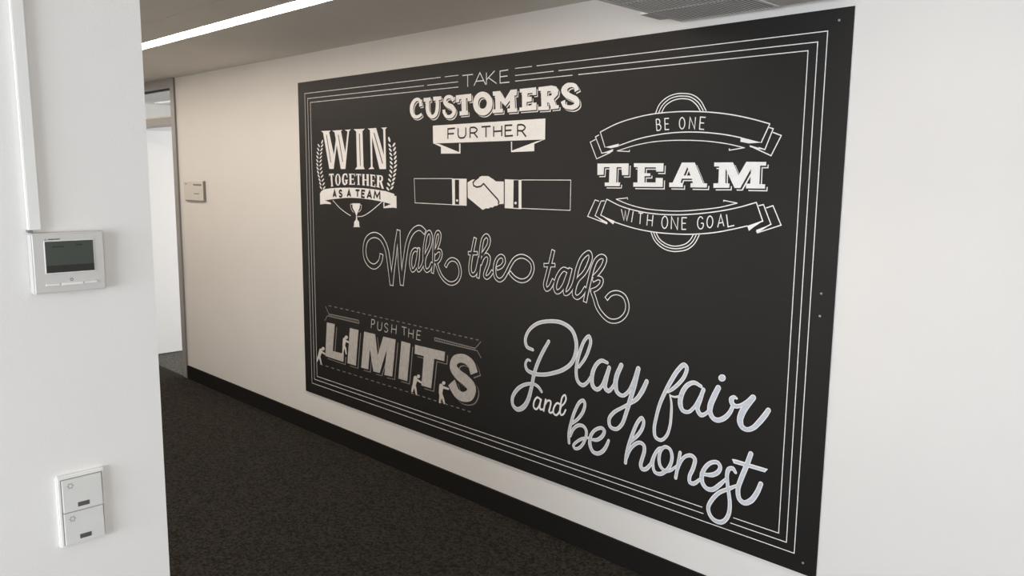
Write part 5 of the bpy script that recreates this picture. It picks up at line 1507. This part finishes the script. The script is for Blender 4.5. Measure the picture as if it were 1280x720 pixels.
   ('P',1,'w','3069.5,669.5 3069.5,666 3068,662 3065.5,658.5 3062.5,656 3059,654 3055,652.5 3050.5,652 3047,653 3043.5,654.5 3041,657 3039,660 3038.5,663.5 3038.5,667.5 3040,671 3042.5,674.5 3045.5,677.5 3049.5,679.5 3053.5,680.5 3057.5,681 3061.5,680 3064.5,678.5 3067.5,676 3069,673',[]),
   ('P',2,'g','3066,669 3066,666 3065,663 3063,660.5 3060.5,658.5 3057.5,657 3054.5,656 3051.5,655.5 3048.5,656 3046,657.5 3044,659 3042.5,661.5 3042,664.5 3042,667 3043.5,670 3045,672.5 3047.5,674.5 3050.5,676.5 3053.5,677.5 3056.5,677.5 3059.5,677 3062,675.5 3064,674 3065.5,671.5',[]),
  ]),
  ('letter',[
   ('S',1,'w','3120,599 3108.5,602 3098.5,591.5 3101.5,576.5 3116,568 3137,574.5 3163.5,594 3187,616.5',[9,15,22,20,18,16,18,23],1,0,1,0),
   ('S',2,'g','3120,599 3108.5,602 3098.5,591.5 3101.5,576.5 3116,568 3137,574.5 3163.5,594 3187,616.5',[2.5,8.5,15.5,13.5,11.5,9.5,11.5,16.5],1,0,1,0),
   ('S',1,'w','3186,615.5 3164,583 3144.5,546 3138.5,514.5 3149,493 3169.5,488 3194,501 3219,531.5 3238,559.5 3250,581',[24,26,27,26,21,18,20,22,22,20],1,0,1,0),
   ('S',2,'g','3186,615.5 3164,583 3144.5,546 3138.5,514.5 3149,493 3169.5,488 3194,501 3219,531.5 3238,559.5 3250,581',[17.5,19.5,20.5,19.5,14.5,11.5,13.5,15.5,15.5,13.5],1,0,1,0),
  ]),
 ]),
 ('word_lettering','small white script lettering reading and',[
 ],[
  ('letter',[
   ('S',1,'w','2108.5,383.5 2089,389 2070,367 2066,336.5 2082,329 2101,348 2113,383',9.5,1,0,1,0),
   ('S',1,'w','2113,383 2106,355 2109.5,335 2129,339.5',9.5,1,0,1,0),
  ]),
  ('letter',[
   ('S',1,'w','2142.5,389.5 2136.5,361.5 2131,332',9.5,1,0,1,0),
   ('S',1,'w','2136.5,361.5 2156.5,387.5 2174,386.5 2171,359 2165,336 2175.5,332 2192,343.5',9.5,1,0,1,0),
  ]),
  ('letter',[
   ('S',1,'w','2234,385 2215.5,388 2196,364.5 2192,337.5 2208,328 2227,345 2238.5,376',9.5,1,0,1,0),
   ('S',1,'w','2237.5,376 2258.5,397 2268,420.5 2260.5,435.5 2245.5,423 2237,392.5 2233,358.5 2238.5,336.5 2253.5,343 2267,366',8.5,1,0,1,0),
  ]),
 ]),
 ('word_lettering','silver brushed script lettering reading be',[
 ],[
  ('letter',[
   ('S',1,'w','2291.5,215.5 2289.5,257 2301,312 2322,373 2350,421.5 2370,432.5 2379.5,418.5 2369,379 2340.5,340 2309,312.5',[15,17,17,17,17,17,16,17,16,14],1,0,1,0),
   ('S',2,'g','2291.5,215.5 2289.5,257 2301,312 2322,373 2350,421.5 2370,432.5 2379.5,418.5 2369,379 2340.5,340 2309,312.5',[8.5,10.5,10.5,10.5,10.5,10.5,9.5,10.5,9.5,7.5],1,0,1,0),
   ('S',1,'w','2298.5,249.5 2315.5,287 2347.5,312.5 2376.5,313 2391.5,295.5 2389.5,267 2373.5,230.5 2350.5,205.5 2327,197.5 2317.5,209 2335,230 2367,253 2404,267.5',[13,16,17,16,16,15,15,15,14,13,14,15,10],1,0,1,0),
   ('S',2,'g','2298.5,249.5 2315.5,287 2347.5,312.5 2376.5,313 2391.5,295.5 2389.5,267 2373.5,230.5 2350.5,205.5 2327,197.5 2317.5,209 2335,230 2367,253 2404,267.5',[6.5,9.5,10.5,9.5,9.5,8.5,8.5,8.5,7.5,6.5,7.5,8.5,3.5],1,0,1,0),
  ]),
  ('letter',[
   ('S',1,'w','2416,263.5 2452.5,269.5 2483,294.5 2493,320 2481.5,330 2462,325.5 2434.5,306 2415.5,273.5 2415,236 2432,210 2460.5,208.5 2490.5,230 2509,260 2518,283',[12,17,18,17,16,16,16,18,19,18,19,19,17,14],1,0,1,0),
   ('S',2,'g','2416,263.5 2452.5,269.5 2483,294.5 2493,320 2481.5,330 2462,325.5 2434.5,306 2415.5,273.5 2415,236 2432,210 2460.5,208.5 2490.5,230 2509,260 2518,283',[5.5,10.5,11.5,10.5,9.5,9.5,9.5,11.5,12.5,11.5,12.5,12.5,10.5,7.5],1,0,1,0),
  ]),
 ]),
 ('word_lettering','silver brushed script lettering reading honest',[
 ],[
  ('letter',[
   ('S',1,'w','2612.5,206.5 2615.5,242 2627,290 2646,348 2669.5,402 2689,424 2699,413 2693.5,381 2672,345.5 2637,308',[16,17,18,18,17,17,15,17,17,14],1,0,1,0),
   ('S',2,'g','2612.5,206.5 2615.5,242 2627,290 2646,348 2669.5,402 2689,424 2699,413 2693.5,381 2672,345.5 2637,308',[9.5,10.5,11.5,11.5,10.5,10.5,8.5,10.5,10.5,7.5],1,0,1,0),
   ('S',1,'w','2618.5,229.5 2633,269 2658,301 2683.5,315 2704,308.5 2707.5,284 2697.5,246 2691.5,218 2699.5,203 2719.5,208 2742.5,236',[12,15,17,17,17,18,18,18,18,18,16],1,0,1,0),
   ('S',2,'g','2618.5,229.5 2633,269 2658,301 2683.5,315 2704,308.5 2707.5,284 2697.5,246 2691.5,218 2699.5,203 2719.5,208 2742.5,236',[5.5,8.5,10.5,10.5,10.5,11.5,11.5,11.5,11.5,11.5,9.5],1,0,1,0),
  ]),
  ('letter',[
   ('S',1,'w','2740.5,231 2758.5,279.5 2779.5,312 2798.5,322.5',[14,15,15,12],1,0,1,0),
   ('S',2,'g','2740.5,231 2758.5,279.5 2779.5,312 2798.5,322.5',[7.5,8.5,8.5,5.5],1,0,1,0),
   ('S',1,'w','2779.5,313.5 2760,276 2753,236.5 2764,207 2789,205.5 2817.5,226.5 2839.5,262.5 2844.5,298 2832.5,325 2809,328.5 2790.5,309.5 2782,273 2790,240.5 2813,226 2841.5,236.5 2867,261.5',[10,12,14,15,17,17,16,16,15,15,15,16,15,15,14,10],1,0,1,0),
   ('S',2,'g','2779.5,313.5 2760,276 2753,236.5 2764,207 2789,205.5 2817.5,226.5 2839.5,262.5 2844.5,298 2832.5,325 2809,328.5 2790.5,309.5 2782,273 2790,240.5 2813,226 2841.5,236.5 2867,261.5',[3.5,5.5,7.5,8.5,10.5,10.5,9.5,9.5,8.5,8.5,8.5,9.5,8.5,8.5,7.5,3.5],1,0,1,0),
  ]),
  ('letter',[
   ('S',1,'w','2882,322.5 2873.5,262.5 2866,210.5',[15,16,15],1,0,1,0),
   ('S',2,'g','2882,322.5 2873.5,262.5 2866,210.5',[8.5,9.5,8.5],1,0,1,0),
   ('S',1,'w','2872.5,244.5 2886.5,286.5 2907.5,313.5 2935,323.5 2951,313.5 2945,273.5 2930,233.5 2933,211 2950.5,210.5 2976,234',[12,15,15,17,18,18,17,17,17,14],1,0,1,0),
   ('S',2,'g','2872.5,244.5 2886.5,286.5 2907.5,313.5 2935,323.5 2951,313.5 2945,273.5 2930,233.5 2933,211 2950.5,210.5 2976,234',[5.5,8.5,8.5,10.5,11.5,11.5,10.5,10.5,10.5,7.5],1,0,1,0),
  ]),
  ('letter',[
   ('S',1,'w','2997,262.5 3030.5,269.5 3056.5,288.5 3065,311 3053.5,326 3028,320.5 3003.5,297.5 2986,257 2990.5,225 3009.5,208 3035.5,210.5 3064.5,237.5 3091.5,269.5',[14,19,19,17,17,17,18,20,19,18,19,18,13],1,0,1,0),
   ('S',2,'g','2997,262.5 3030.5,269.5 3056.5,288.5 3065,311 3053.5,326 3028,320.5 3003.5,297.5 2986,257 2990.5,225 3009.5,208 3035.5,210.5 3064.5,237.5 3091.5,269.5',[7.5,12.5,12.5,10.5,10.5,10.5,11.5,13.5,12.5,11.5,12.5,11.5,6.5],1,0,1,0),
  ]),
  ('letter',[
   ('S',1,'w','3131,308 3118.5,320.5 3102,313 3095.5,288 3100,252 3107.5,214.5 3114,176.5 3112,135.5 3098.5,105 3077,88 3047,89.5 3027,108.5 3021,132.5 3035,167 3065.5,206.5 3106.5,235 3140.5,258',[13,17,18,17,16,16,17,18,18,19,18,17,17,18,17,16,12],1,0,1,0),
   ('S',2,'g','3131,308 3118.5,320.5 3102,313 3095.5,288 3100,252 3107.5,214.5 3114,176.5 3112,135.5 3098.5,105 3077,88 3047,89.5 3027,108.5 3021,132.5 3035,167 3065.5,206.5 3106.5,235 3140.5,258',[6.5,10.5,11.5,10.5,9.5,9.5,10.5,11.5,11.5,12.5,11.5,10.5,10.5,11.5,10.5,9.5,5.5],1,0,1,0),
  ]),
  ('letter',[
   ('S',1,'w','3190,398 3175,347 3157,293 3145,245.5 3152.5,208 3173.5,198 3200.5,215.5 3223.5,254 3237,292.5',[20,21,21,20,20,20,22,20,19],1,0,1,0),
   ('S',2,'g','3190,398 3175,347 3157,293 3145,245.5 3152.5,208 3173.5,198 3200.5,215.5 3223.5,254 3237,292.5',[13.5,14.5,14.5,13.5,13.5,13.5,15.5,13.5,12.5],1,0,1,0),
   ('P',1,'w','3113,357 3128.5,359.5 3261.5,357.5 3250.5,341.5 3121.5,342',[]),
   ('P',2,'g','3120,354 3128.5,354.5 3252,353.5 3247.5,345.5 3125.5,346',[]),
  ]),
 ]),
]
for (pname, plabel, own, subs) in ART:
    if own and not subs: p = shapes_mesh(pname, own, bd)
    elif own: p = shapes_mesh(pname, own, bd)
    else:
        # the first letter's sheet is carried by a small clear-backed root so that every letter stays a piece of its own
        p = bpy.data.objects.new(pname, None); COL.objects.link(p); p.parent = bd
    if plabel: p['label'] = plabel
    for (n, sh) in subs: shapes_mesh(n, sh, p)
bpy.context.view_layer.update()
